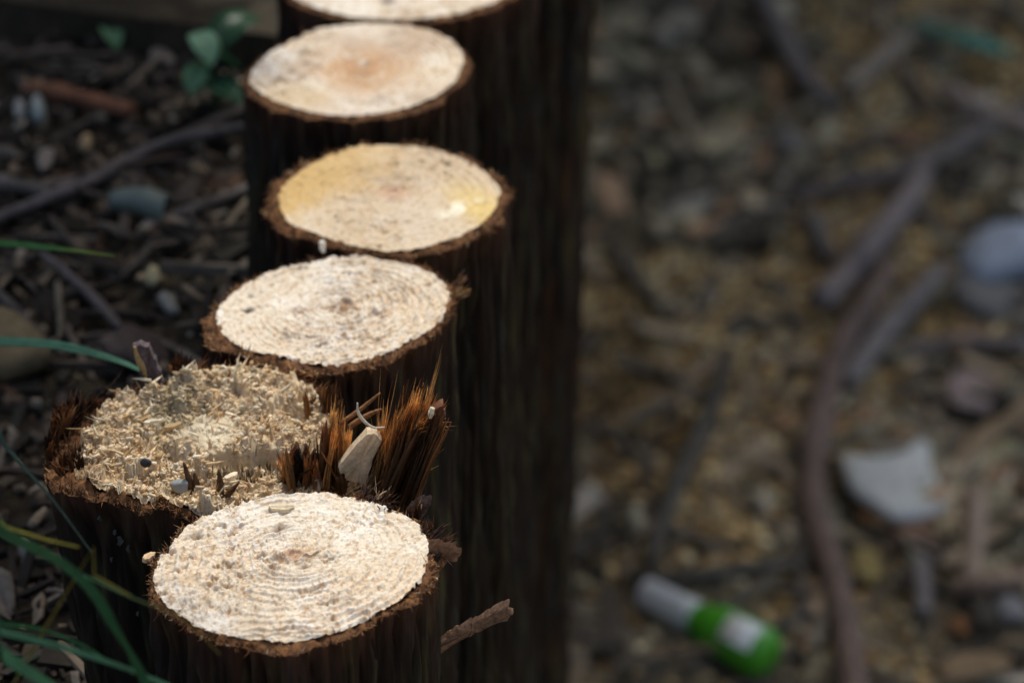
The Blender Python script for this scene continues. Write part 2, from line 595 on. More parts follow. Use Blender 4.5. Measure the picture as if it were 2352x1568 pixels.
# traced outlines (survey frame)
W6 = [(902, 1171), (974, 1222), (981, 1263), (977, 1304), (950, 1356), (892, 1393), (827, 1431), (745, 1462), (660, 1475), (574, 1470), (461, 1443), (412, 1410), (369, 1374), (352, 1331), (362, 1292), (395, 1249), (455, 1193), (527, 1163), (577, 1150), (660, 1137), (718, 1130), (779, 1137), (848, 1150)]
B6 = [(915, 1160), (990, 1205), (1003, 1262), (1003, 1312), (978, 1362), (905, 1412), (836, 1455), (750, 1484), (660, 1496), (565, 1488), (450, 1462), (395, 1426), (345, 1388), (326, 1335), (336, 1282), (382, 1235), (446, 1184), (522, 1156), (574, 1144), (660, 1131), (718, 1124), (782, 1130), (856, 1142)]
W4 = [(500, 737), (507, 700), (551, 660), (617, 627), (679, 608), (752, 597), (826, 592), (899, 603), (972, 619), (1016, 641), (1033, 674), (1027, 711), (1001, 744), (947, 780), (881, 813), (807, 835), (734, 839), (672, 828), (624, 813), (569, 806), (529, 780), (507, 758)]
B4 = [(472, 737), (481, 788), (533, 817), (606, 843), (679, 861), (789, 857), (881, 832), (972, 795), (1016, 755), (1045, 722), (1053, 678), (1030, 624), (936, 597), (826, 585), (752, 588), (643, 608), (551, 645), (496, 685)]
W3 = [(639, 461), (644, 438), (662, 418), (705, 386), (764, 353), (830, 336), (912, 333), (978, 339), (1051, 363), (1110, 395), (1140, 422), (1150, 445), (1136, 478), (1110, 508), (1082, 531), (1009, 557), (936, 577), (862, 575), (789, 561), (734, 539), (679, 520), (649, 494)]
B3 = [(604, 467), (612, 500), (650, 535), (700, 555), (770, 578), (860, 590), (940, 590), (1020, 570), (1096, 543), (1140, 515), (1172, 478), (1180, 440), (1158, 398), (1118, 375), (1060, 350), (985, 331), (912, 323), (826, 327), (755, 345), (690, 374), (640, 410), (612, 440)]
W2 = [(574, 178), (586, 155), (616, 128), (665, 96), (715, 72), (780, 59), (863, 54), (945, 62), (1011, 79), (1044, 102), (1064, 125), (1061, 155), (1038, 194), (991, 227), (912, 254), (813, 267), (731, 260), (658, 241), (609, 221), (583, 201)]
B2 = [(551, 175), (569, 145), (609, 112), (665, 82), (731, 62), (863, 48), (962, 58), (1018, 72), (1077, 109), (1081, 142), (1071, 191), (1011, 234), (929, 264), (830, 280), (748, 277), (665, 257), (599, 241), (562, 214)]


def ell(cx, cy, a, b, rot=0.0, n=28):
    t = np.linspace(0, 2 * np.pi, n, endpoint=False)
    return [(cx + a * math.cos(q) * math.cos(rot) - b * math.sin(q) * math.sin(rot), cy + a * math.cos(q) * math.sin(rot) + b * math.sin(q) * math.cos(rot)) for q in t]


W1 = ell(930, -70, 292, 116, -0.03)
B1 = ell(930, -69, 306, 123, -0.03)


def px_spot(x, y, Q, p, ra, rb=None, ang=0.0):
    """soft mask of a mark on the wood, its centre and its half sizes in metres"""
    c = Q(*p)
    rb = rb or ra
    dx, dy = x - c[0], y - c[1]
    a, b = dx * math.cos(ang) + dy * math.sin(ang), -dx * math.sin(ang) + dy * math.cos(ang)
    return np.exp(-((a / ra) ** 2 + (b / rb) ** 2) ** 1.5)


def stain3(x, y, col, Q, med, fine):
    a = Q(640, 455)
    b = Q(905, 335)
    # yellow resin stain in the far left segment of the face
    dirv = (b - a) / np.linalg.norm(b - a)
    side = -(x - a[0]) * dirv[1] + (y - a[1]) * dirv[0]
    m = sstep(-0.026, -0.004, side + 0.022 * (med - 0.5)) * sstep(0.0, 0.035, b[0] + 0.014 - x)
    col = mix(col, [0.60, 0.36, 0.08], m * (0.35 + 0.55 * sstep(0.02, -0.03, x - a[0] - 0.02)) * (0.6 + 0.5 * fine))
    col = mix(col, [0.56, 0.40, 0.24], 0.5 * np.ones(len(x)))
    col = mix(col, [0.60, 0.36, 0.08], m * 0.35)
    k = px_spot(x, y, Q, (1110, 480), 0.010, 0.022, 0.5)
    col = mix(col, [0.70, 0.50, 0.18], k * 0.8)
    w = px_spot(x, y, Q, (1050, 480), 0.011, 0.0045, 0.75) * sstep(0.3, 0.5, med)
    col = mix(col, [0.88, 0.82, 0.66], w)
    d = px_spot(x, y, Q, (1027, 378), 0.0014)
    col = mix(col, [0.05, 0.04, 0.03], d)
    pk = px_spot(x, y, Q, (905, 445), 0.006, 0.006)
    col = mix(col, [0.66, 0.42, 0.30], pk * 0.7)
    return col, -0.002 * d


def stain2(x, y, col, Q, med, fine):
    m = px_spot(x, y, Q, (835, 160), 0.020, 0.026) * sstep(0.35, 0.6, med + 0.15)
    col = mix(col, [0.56, 0.32, 0.17], m * 0.85)
    m = sstep(0.5, 0.65, fbm(P3(x * 45, y * 30, 4), 3, 88))
    col = mix(col, [0.56, 0.40, 0.28], m * 0.5)
    m = px_spot(x, y, Q, (690, 220), 0.014, 0.012)
    col = mix(col, [0.60, 0.44, 0.25], m * 0.6)
    d = px_spot(x, y, Q, (633, 183), 0.0038, 0.0011, 0.75)
    col = mix(col, [0.06, 0.05, 0.045], d)
    return col, -0.002 * d


def stain4(x, y, col, Q, med, fine):
    d = px_spot(x, y, Q, (568, 712), 0.0022, 0.0013)
    col = mix(col, [0.05, 0.04, 0.03], d)
    m = np.maximum(px_spot(x, y, Q, (775, 700), 0.007, 0.007), px_spot(x, y, Q, (690, 712), 0.004, 0.003)) * sstep(0.38, 0.55, med)
    col = mix(col, [0.24, 0.12, 0.055], m * 0.8)
    e = px_spot(x, y, Q, (683, 618), 0.004, 0.0016)
    col = mix(col, [0.15, 0.11, 0.07], e * 0.7)
    return col, -0.003 * d - 0.0012 * m


def stain6(x, y, col, Q, med, fine):
    h = 0
    for p, r in (((600, 1275), 0.0016), ((635, 1285), 0.0024), ((755, 1282), 0.0016), ((640, 1215), 0.0026), ((450, 1230), 0.0022), ((530, 1300), 0.002), ((700, 1300), 0.0018)):
        d = px_spot(x, y, Q, p, r * 1.4, r * 0.8, 0.5)
        col = mix(col, [0.20, 0.13, 0.07], d * 0.55)
        h = h - 0.0022 * d
    m = px_spot(x, y, Q, (672, 1275), 0.004)
    col = mix(col, [0.50, 0.30, 0.20], m * 0.6)
    return col, h


def stain1(x, y, col, Q, med, fine):
    d = px_spot(x, y, Q, (890, 2), 0.003, 0.0028)
    return mix(col, [0.06, 0.05, 0.045], d * 0.9), -0.002 * d


P6 = sawn_post(W6, B6, 0.0, 'nearest cut post, widest white sawn face with open rings, in front of the broken stub', 6, lean=(0.01, 0.0), pith=(680, 1278), stain=stain6, relief=1.25, ring=0.0036, fuzz=2200, nth=640, nr=150, grain=0.55, fuzzlen=0.0045)
P4 = sawn_post(W4, B4, 0.0, 'cut post with white sawn face and ragged brown bark, directly behind the broken stub', 4, pith=(770, 705), stain=stain4, relief=1.2, ring=0.0034, fuzz=2400, grain=0.5, fuzzlen=0.0045)
P3_ = sawn_post(W3, B3, 0.0, 'cut post with yellow stained sawn face in the middle of the row', 3, pith=(905, 445), stain=stain3, relief=0.8, ring=0.004, fuzz=2200, grain=0.4, fuzzlen=0.005)
P2 = sawn_post(W2, B2, 0.0, 'cut post with brown patch at the heart and short black crack, behind the yellow one', 2, pith=(835, 160), stain=stain2, relief=0.8, ring=0.0035, fuzz=1200, grain=0.3, fuzzlen=0.003)
P1 = sawn_post(W1, B1, 0.0, 'cut post at the top edge, pale face cropped by the frame', 1, stain=stain1, relief=0.6, fuzz=600, nth=360, nr=80, fuzzlen=0.0025)


def far_post(cx, cy, r, z0, seed, label, lean=(0, 0)):
    t = np.linspace(0, 2 * np.pi, 24, endpoint=False)
    rr = r * (1 + 0.05 * np.sin(2 * t + seed) + 0.02 * np.sin(5 * t + seed))
    c = np.array([cx, cy, z0])
    pts = np.stack([cx + rr * np.cos(t), cy + rr * np.sin(t), np.full(24, z0)], 1)

    def proj(p):
        v = p - CAM
        k = FPX / np.dot(v, FWD)
        return (PW / 2 + np.dot(v, RGT) * k, PH / 2 - np.dot(v, UPV) * k)
    w = [proj(c + (p - c) * 0.94) for p in pts]
    b = [proj(p) for p in pts]
    return sawn_post(w, b, z0, label, seed, lean=lean, fuzz=300, nth=240, nr=50, tilt=(0.04, 0.0), tint=(0.070, 0.026, 0.009))


far_post(-0.016, 1.985, 0.054, 0.0, 20, 'cut post in the shade behind the topmost pale face, its right bark side showing', lean=(-0.03, 0))
for q, (cx_, r_) in enumerate([(-0.02, 0.056), (-0.008, 0.05), (-0.022, 0.054), (-0.006, 0.052)]):
    far_post(cx_, 2.092 + 0.107 * q, r_, -0.002 * q, 30 + q, 'dark log post at the back of the row, only shaded bark showing', lean=(-0.02, 0))
# ------------------------------------------------------------------ the broken post
zb = -0.004


def bz(px, py):
    return at_z(px, py, zb)


BW = [(244, 925), (222, 965), (189, 1010), (172, 1050), (172, 1085), (205, 1118), (304, 1142), (373, 1150), (442, 1153), (552, 1150), (640, 1130), (715, 1100), (760, 1040), (768, 985), (745, 940), (700, 910), (655, 885), (600, 872), (540, 868), (464, 872), (400, 885), (320, 903)]
BB = [(225, 908), (160, 950), (118, 1000), (97, 1045), (118, 1092), (150, 1124), (195, 1137), (304, 1155), (373, 1162), (442, 1166), (560, 1166), (660, 1150), (745, 1112), (788, 1050), (798, 985), (772, 930), (715, 890), (650, 868), (600, 858), (540, 852), (460, 855), (390, 866), (300, 884)]
Wb = np.array([bz(*p) for p in BW])
Bb = np.array([bz(*p) for p in BB])
cb = Bb.mean(0)
nth = 520
Tb, Rwb = polar(Wb, cb, nth)
_, Rob = polar(Bb, cb, nth)
Rob = np.maximum(Rob, Rwb + 0.0015)
Rob = Rob + (fbm(P3(np.cos(Tb) * 8, np.sin(Tb) * 8, 5), 4, 55) - 0.5) * 0.004
LEANB = (0.13, 0.0)
broken = thing('log_post', (cb[0] + LEANB[0] * 0.55, cb[1], Z_RIGHT), 'broken post with torn splintered top and tall brown bark fibres', 'wooden post', GROUP_POSTS)

# surface of the tear: blocks of fibres snapped at different heights
cells = []
cu = np.random.default_rng(5)
cell_p = np.stack([cu.uniform(cb[0] - 0.06, cb[0] + 0.06, 420), cu.uniform(cb[1] - 0.06, cb[1] + 0.06, 420)], 1)
cell_h = cu.normal(0, 1, 420)
cell_s = cu.normal(0, 1, (420, 2))


def torn(x, y):
    w1 = (fbm(P3(x * 160, y * 160, 1), 3, 5) - 0.5) * 0.006
    w2 = (fbm(P3(x * 160, y * 160, 8), 3, 15) - 0.5) * 0.006
    xx, yy = x + w1, y + w2
    best = np.full(len(x), 1e9)
    idx = np.zeros(len(x), int)
    for k in range(len(cell_p)):
        dd = (xx - cell_p[k, 0]) ** 2 + ((yy - cell_p[k, 1]) * 0.8) ** 2
        m = dd < best
        best[m] = dd[m]
        idx[m] = k
    h = 0.0016 * cell_h[idx] + 0.28 * (cell_s[idx, 0] * (x - cell_p[idx, 0]) + cell_s[idx, 1] * (y - cell_p[idx, 1]))
    # the big shelf: front part lies lower, with an upright face below the pale patch
    A, B_ = bz(300, 1052), bz(700, 1030)
    edge = A[1] + (x - A[0]) * (B_[1] - A[1]) / (B_[0] - A[0]) + 0.006 * (fbm(P3(x * 70, 2.0), 3, 61) - 0.5) * 2
    s = sstep(-0.0012, 0.0012, y - edge)
    drop = -0.008 * sstep(A[0], A[0] + 0.05, x)
    h = h + drop * (1 - s)
    # hollow by the grey damp spot
    q = bz(395, 962)
    h = h - 0.006 * np.exp(-(((x - q[0]) / 0.012) ** 2 + ((y - q[1]) / 0.016) ** 2))
    q = bz(470, 1000)
    flat = np.exp(-((((x - q[0]) / 0.014) ** 2 + ((y - q[1]) / 0.014) ** 2) ** 2))
    q2 = bz(560, 890)
    h = h + 0.005 * np.exp(-(((x - q2[0]) / 0.035) ** 2 + ((y - q2[1]) / 0.02) ** 2))
    n = 0.0034 * (fbm(P3(x * 300, y * 260, 3), 3, 71) - 0.5) + 0.0022 * sstep(0.4, 0.75, fbm(P3(x * 750, y * 600, 3), 3, 72))
    h = h * (1 - 0.8 * flat) + n * (1 - 0.7 * flat) + 0.001 * flat
    return h, flat


nr = 170
rho = np.linspace(0, 1, nr) ** 0.85
th, rr = np.meshgrid(Tb, rho)
x = (cb[0] + np.cos(th) * rr * Rwb[None]).ravel()
y = (cb[1] + np.sin(th) * rr * Rwb[None]).ravel()
h, flat = torn(x, y)
m1 = fbm(P3(x * 55, y * 55, 0), 3, 81)
m2 = fbm(P3(x * 420, y * 420, 0), 3, 82)
TW, TWP, TWD, TWG = [0.84, 0.63, 0.39], [0.92, 0.80, 0.61], [0.62, 0.40, 0.19], [0.50, 0.42, 0.28]
col = mix(np.array(TW) * np.ones((len(x), 1)), TWP, sstep(0.4, 0.7, m2) * 0.7)
col = mix(col, TWD, sstep(0.52, 0.75, m1) * 0.35)
col = mix(col, TWP, flat * 0.8)
q = bz(395, 945)
col = mix(col, TWG, np.exp(-(((x - q[0]) / 0.010) ** 2 + ((y - q[1]) / 0.020) ** 2)) * 0.85)
q = bz(600, 1060)
col = mix(col, TWG, np.exp(-(((x - q[0]) / 0.020) ** 2 + ((y - q[1]) / 0.008) ** 2)) * 0.5)  # shade of the upright step face put into its grey
q = bz(432, 1018)
kn = np.exp(-(((x - q[0]) / 0.0045) ** 2 + ((y - q[1]) / 0.004) ** 2))
col = mix(col, [0.30, 0.17, 0.09], kn * 0.8)
q = bz(190, 1070)
col = mix(col, [0.30, 0.16, 0.07], np.exp(-(((x - q[0]) / 0.010) ** 2 + ((y - q[1]) / 0.03) ** 2)) * 0.7)
i, j = np.meshgrid(np.arange(nr - 1), np.arange(nth), indexing='ij')
j2 = (j + 1) % nth
F = np.stack([i * nth + j, i * nth + j2, (i + 1) * nth + j2, (i + 1) * nth + j], -1).reshape(-1, 4)
bag = Bag().add(np.stack([x, y, zb + h], 1), F, col)


def inside(n, power=0.5, lim=0.97):
    t = rng.uniform(-np.pi, np.pi, n)
    r = rng.uniform(0, 1, n) ** power * np.interp(t, Tb, Rwb, period=2 * np.pi) * lim
    return cb[0] + np.cos(t) * r, cb[1] + np.sin(t) * r


# matted crumbs and short fibres all over it
def tcol(sx, sy, n):
    zone = fbm(P3(sx * 90, sy * 90, 0), 2, 83)
    cc = palette(n, [TW, TWP, TWD, TWG, [0.80, 0.60, 0.38]], [4, 5, 0.7, 0.4, 2.5], 0.14)
    cc = mix(cc, [0.62, 0.42, 0.22], sstep(0.52, 0.72, zone) * 0.5)
    gq = bz(395, 945)
    return mix(cc, TWG, np.exp(-(((sx - gq[0]) / 0.011) ** 2 + ((sy - gq[1]) / 0.022) ** 2)) * 0.8)


n = 5200
sx, sy = inside(n)
sh, sf = torn(sx, sy)
keep = (sf < 0.45) & (vnoise(P3(sx * 140, sy * 140, 3), 99) > 0.28)
sx, sy, sh = sx[keep], sy[keep], sh[keep]
n = len(sx)
sz = 0.0008 + 0.0022 * rng.uniform(0, 1, n) ** 2
V, F, C = flakes(np.stack([sx, sy, zb + sh + 0.0003], 1), sz, rng.normal(0.7, 0.9, n), np.abs(rng.normal(0.35, 0.4, n)), sz * rng.uniform(0.2, 0.5, n), rng.uniform(1.3, 3.5, n), tcol(sx, sy, n), 0.4)
bag.add(V, F, C)
n = 3600
sx, sy = inside(n)
sh, sf = torn(sx, sy)
keep = (sf < 0.35) & (vnoise(P3(sx * 140, sy * 140, 6), 98) > 0.40)
sx, sy, sh = sx[keep], sy[keep], sh[keep]
n = len(sx)
D = np.array([0.75, 0.15, 0.7]) + rng.normal(0, 0.42, (n, 3))
L = 0.0010 + 0.0028 * rng.uniform(0, 1, n) ** 2.2
cc = tcol(sx, sy, n)
bag.add(*strands(np.stack([sx, sy, zb + sh - 0.0006], 1), D, L, rng.uniform(0.0002, 0.0006, n), rng.normal(0, 0.0005, (n, 3)), cc * 0.95, cc * 1.05, 2, 0.3, 0.6))
# lying slivers
n = 130
sx, sy = inside(n)
sh, _ = torn(sx, sy)
D = np.stack([rng.normal(0, 1, n), rng.normal(0, 0.7, n), rng.uniform(0.0, 0.35, n)], 1)
cc = palette(n, [TW, TWP, [0.86, 0.76, 0.58], TWD], [3, 4, 3, 1], 0.12)
bag.add(*strands(np.stack([sx, sy, zb + sh + 0.0012], 1), D, rng.uniform(0.003, 0.008, n), rng.uniform(0.0004, 0.0009, n), rng.normal(0, 0.0006, (n, 3)), cc, cc, 2, 0.3, 0.4))
# longer splinters
n = 90
sx, sy = inside(n)
sh, _ = torn(sx, sy)
D = np.array([0.15, 0.0, 0.9]) + rng.normal(0, 0.55, (n, 3))
L = rng.uniform(0.003, 0.0065, n)
cc = palette(n, [TW, TWP, TWD, TWG], [3, 4, 1, 1.2], 0.15)
bag.add(*strands(np.stack([sx, sy, zb + sh - 0.001], 1), D, L, rng.uniform(0.0004, 0.0011, n), rng.normal(0, 0.0006, (n, 3)), cc, cc * 1.05, 2, 0.7, 0.5))
# upright fibres of the shelf face
n = 750
A, B_ = bz(330, 1062), bz(715, 1045)
t = rng.uniform(0, 1, n)
sx = A[0] + (B_[0] - A[0]) * t
sy = A[1] + (B_[1] - A[1]) * t - rng.uniform(-0.001, 0.006, n)
cc = palette(n, [TWG, TW, [0.58, 0.46, 0.30], TWP, [0.14, 0.09, 0.055]], [2.5, 3, 3, 1.5, 2.2], 0.2)  # greys carry the shade of the face, darkest strands its gaps
bag.add(*strands(np.stack([sx, sy, np.full(n, zb - 0.010)], 1), np.array([0.08, -0.05, 1]) + rng.normal(0, 0.14, (n, 3)), rng.uniform(0.0025, 0.0085, n), rng.uniform(0.0004, 0.0014, n), rng.normal(0, 0.0008, (n, 3)), cc * 0.9, cc, 2, 0.15, 0.4))
bag.build('torn_wood', M_SPLINT, broken)

# bark rim of the broken post
eh, _ = torn(cb[0] + np.cos(Tb) * Rwb, cb[1] + np.sin(Tb) * Rwb)
kk = np.hanning(23)
kk /= kk.sum()
eh = np.convolve(np.concatenate([eh[-11:], eh, eh[:11]]), kk, 'valid')
ztop = zb + eh - 0.0015 + (fbm(P3(np.cos(Tb) * 12, np.sin(Tb) * 12, 9), 3, 91) - 0.5) * 0.003
nb = 8
V, C = [], []
for k in range(nb):
    qq = k / (nb - 1)
    r = (Rwb - 0.001) * (1 - qq) + Rob * qq
    xx, yy = cb[0] + np.cos(Tb) * r, cb[1] + np.sin(Tb) * r
    nn = fbm(P3(xx * 380, yy * 380, 2), 3, 33)
    V.append(np.stack([xx, yy, ztop + (nn - 0.5) * 0.004 - 0.002 * qq ** 2], 1))
    C.append(mix(RB * 0.6, RB2 * 0.9, np.clip(nn * 2 - 0.6, 0, 1)))
zt = V[-1][:, 2]
i, j = np.meshgrid(np.arange(nb - 1), np.arange(nth), indexing='ij')
j2 = (j + 1) % nth
F = np.stack([i * nth + j, i * nth + j2, (i + 1) * nth + j2, (i + 1) * nth + j], -1).reshape(-1, 4)
bag = Bag().add(np.concatenate(V), F, np.concatenate(C))
k = rng.integers(0, nth, 2000)
k = np.concatenate([k, rng.integers(int(nth * 0.30), int(nth * 0.62), 500)])
n = len(k)
qq = rng.uniform(-0.1, 1.0, n)
r = Rwb[k] * (1 - qq) + Rob[k] * qq
base = np.stack([cb[0] + np.cos(Tb[k]) * r, cb[1] + np.sin(Tb[k]) * r, ztop[k] - 0.002], 1)
D = np.stack([np.cos(Tb[k]) * 0.25, np.sin(Tb[k]) * 0.25, np.ones(n)], 1) + rng.normal(0, 0.35, (n, 3))
L = rng.uniform(0.001, 0.0035, n)
cc = palette(n, [RB, RB2, [0.36, 0.20, 0.09], [0.07, 0.035, 0.02]], [4, 3, 1.5, 2])
bag.add(*strands(base, D, L, rng.uniform(0.00025, 0.0006, n), rng.normal(0, 0.0009, (n, 3)), cc * 0.8, cc * 1.2, 3))
bag.build('bark_rim', M_RIM, broken)
V, F, C = bark_mesh(Tb[::2], Rob[::2], cb, zt[::2], LEANB, 77)
mk('bark', V, F, M_BARK, C, broken)


def tuft(name, base_px, tip_px, n, yb=None, colours=None, w=None, rad=(0.0003, 0.0008), spread=0.16, lenj=0.45, depth=0.008, bendv=0.002, zbase=-0.012, frac=(0.0, 0.0)):
    """a tuft of bark fibres between a base line and a tip line (survey frame), standing in the plane of the base"""
    b0, b1 = at_z(*base_px[0], zbase), at_z(*base_px[1], zbase)
    t0, t1 = at_y(*tip_px[0], b0[1]), at_y(*tip_px[1], b1[1])
    nc = max(4, n // 16)
    ct = rng.uniform(0, 1, nc)
    cshift = rng.normal(0, spread, nc)
    clen = 1 - lenj * rng.uniform(0, 1, nc) ** 1.2
    cdep = rng.uniform(-depth, depth, nc)
    cwid = rng.uniform(0.012, 0.05, nc)
    k = rng.integers(0, nc, n)
    t = np.clip(ct[k] + rng.normal(0, 1, n) * cwid[k], 0, 1)
    Pb = b0 + (b1 - b0) * t[:, None] + np.stack([rng.normal(0, 0.0004, n), cdep[k] + rng.normal(0, 0.0008, n), rng.uniform(-0.002, 0.001, n)], 1)
    stray = (rng.uniform(0, 1, n) < 0.14)
    tt = np.clip(t + cshift[k] + rng.normal(0, 1, n) * (0.025 + 0.22 * stray), -0.2, 1.2)
    Pt = t0 + (t1 - t0) * tt[:, None] + np.stack([0 * t, cdep[k] * 1.5 + rng.normal(0, 0.001 + 0.004 * stray, n), 0 * t], 1)
    D = Pt - Pb
    L = np.linalg.norm(D, axis=1) * np.where(stray, rng.uniform(0.5, 1.1, n), clen[k] * rng.uniform(0.72, 1.0, n))
    pal = palette(nc, colours or [RB, RB2, [0.42, 0.22, 0.07], [0.06, 0.03, 0.018]], w or [3, 4, 3, 1.5])
    cc = pal[k] * rng.uniform(0.7, 1.3, (n, 1))
    R = rng.uniform(rad[0], rad[1], n) * np.where(stray, 0.45, 1.0)
    return strands(Pb, D, L, R, (rng.normal(0, bendv * 0.6, (nc, 3)))[k] + rng.normal(0, bendv * 0.35, (n, 3)), cc * 0.8, cc * 1.2, 5, 0.4, 0.6)


DK = [[0.09, 0.04, 0.018], [0.05, 0.025, 0.014], [0.16, 0.07, 0.03], [0.26, 0.12, 0.05]]
GOLD = [[0.68, 0.36, 0.12], [0.46, 0.20, 0.07], [0.80, 0.54, 0.24], [0.14, 0.06, 0.028]]

# dark stand of bark at the left
b = Bag()
b.add(*tuft('l', [(125, 1005), (225, 925)], [(140, 930), (262, 898)], 520, colours=DK, w=[3, 3, 3, 1], rad=(0.0005, 0.0012), depth=0.004, zbase=-0.008, lenj=0.35))
b.add(*tuft('l', [(110, 1050), (150, 965)], [(105, 985), (150, 925)], 260, colours=DK, w=[3, 2, 3, 2], rad=(0.0004, 0.001), depth=0.004, zbase=-0.008, lenj=0.6))
b.add(*tuft('l', [(140, 1090), (200, 1075)], [(130, 1040), (200, 1030)], 240, colours=DK, w=[2, 2, 3, 2], rad=(0.0004, 0.0008), depth=0.005, zbase=-0.008, lenj=0.6))
b.add(*tuft('l', [(150, 960), (185, 940)], [(145, 902), (185, 893)], 12, colours=DK, w=[3, 3, 1, 0], rad=(0.0008, 0.0014), depth=0.003, zbase=-0.008, lenj=0.2))
b.build('bark_splinters', M_FIBRE, broken)
# dark red stand of bark behind, left of the white face
b = Bag()
b.add(*tuft('b', [(405, 885), (540, 880)], [(412, 820), (530, 838)], 420, colours=[[0.12, 0.045, 0.018], [0.22, 0.09, 0.03], [0.06, 0.025, 0.015]], w=[3, 3, 2], rad=(0.0005, 0.0013), depth=0.003, zbase=-0.008, lenj=0.4))
b.add(*tuft('b', [(540, 880), (720, 915)], [(560, 850), (735, 880)], 500, colours=[[0.16, 0.065, 0.025], [0.28, 0.12, 0.045], [0.40, 0.24, 0.12]], w=[3, 3, 1], rad=(0.0003, 0.0009), depth=0.006, zbase=-0.006, lenj=0.6))
b.add(*tuft('b', [(710, 960), (790, 985)], [(715, 885), (785, 890)], 200, colours=[RB, RB2, [0.36, 0.17, 0.06]], w=[3, 4, 2], rad=(0.0004, 0.0010), depth=0.005, zbase=-0.006, lenj=0.5))
b.build('bark_splinters', M_FIBRE, broken)
# golden tufts at the front right
b = Bag()
b.add(*tuft('f', [(655, 1108), (738, 1112)], [(648, 1000), (720, 1010)], 140, colours=GOLD, w=[3, 3, 2, 1.5], rad=(0.0002, 0.0007), depth=0.004, lenj=0.6, bendv=0.003))
b.add(*tuft('f', [(655, 1108), (745, 1112)], [(650, 1050), (730, 1055)], 80, colours=DK, w=[3, 4, 2, 1], rad=(0.0008, 0.0018), depth=0.004, lenj=0.4))
b.add(*tuft('f', [(742, 1108), (790, 1105)], [(742, 945), (792, 915)], 200, colours=GOLD, w=[4, 3, 3, 1.2], rad=(0.0002, 0.0007), depth=0.005, lenj=0.55, bendv=0.002))
b.add(*tuft('f', [(765, 1100), (800, 1100)], [(740, 985), (815, 1000)], 24, colours=GOLD, w=[4, 3, 3, 1], rad=(0.0002, 0.0005), depth=0.008, lenj=0.4, bendv=0.004))
b.add(*tuft('f', [(665, 1110), (795, 1106)], [(655, 985), (795, 960)], 30, colours=[[0.30, 0.13, 0.05], [0.46, 0.24, 0.09], [0.08, 0.035, 0.02]], w=[4, 3, 3], rad=(0.0010, 0.0020), spread=0.08, lenj=0.7, depth=0.006, bendv=0.003))
b.build('fibre_tuft', M_FIBRE, broken)
# splayed bundle leaning out to the right
b = Bag()
b.add(*tuft('r', [(835, 1125), (925, 1110)], [(905, 915), (1005, 875)], 760, colours=GOLD, w=[4, 3, 3, 1.2], rad=(0.0002, 0.0006), spread=0.12, lenj=0.5, depth=0.005, bendv=0.003))
b.add(*tuft('r', [(840, 1125), (925, 1120)], [(890, 885), (1015, 865)], 60, colours=GOLD, w=[4, 2, 4, 1], rad=(0.0002, 0.0004), spread=0.15, lenj=0.35, depth=0.006, bendv=0.004))
b.add(*tuft('r', [(835, 1120), (905, 1118)], [(905, 1095), (1000, 990)], 150, colours=GOLD, w=[4, 1, 5, 0.5], rad=(0.0002, 0.0005), spread=0.25, lenj=0.5, depth=0.006, bendv=0.004))
b.add(*tuft('r', [(880, 1150), (945, 1150)], [(970, 930), (1030, 935)], 240, colours=DK, w=[3, 2, 4, 2], rad=(0.0006, 0.0016), spread=0.15, lenj=0.35, depth=0.004, bendv=0.002))
b.add(*tuft('r', [(935, 1000), (990, 985)], [(985, 920), (1040, 935)], 140, colours=GOLD, w=[3, 3, 3, 1], rad=(0.0002, 0.0004), spread=0.3, lenj=0.6, depth=0.004, bendv=0.003, zbase=0.012))
b.add(*tuft('r', [(838, 1125), (925, 1115)], [(895, 930), (1010, 900)], 46, colours=[[0.30, 0.13, 0.05], [0.50, 0.26, 0.10], [0.10, 0.045, 0.022], [0.74, 0.52, 0.28]], w=[4, 3, 2, 1], rad=(0.0010, 0.0022), spread=0.12, lenj=0.6, depth=0.007, bendv=0.004))
b.build('fibre_bundle', M_FIBRE, broken)


def slab(outline_px, y, thick, col, name, parent, mat, seed=0, dirv=(0.0, 1.0, 0.0), bumpy=0.0012):
    """a splinter with the traced outline, real thickness and an uneven skin"""
    return prism(np.array([at_y(a, b_, y) for a, b_ in outline_px]), thick, col, name, parent, mat, seed, dirv, bumpy)


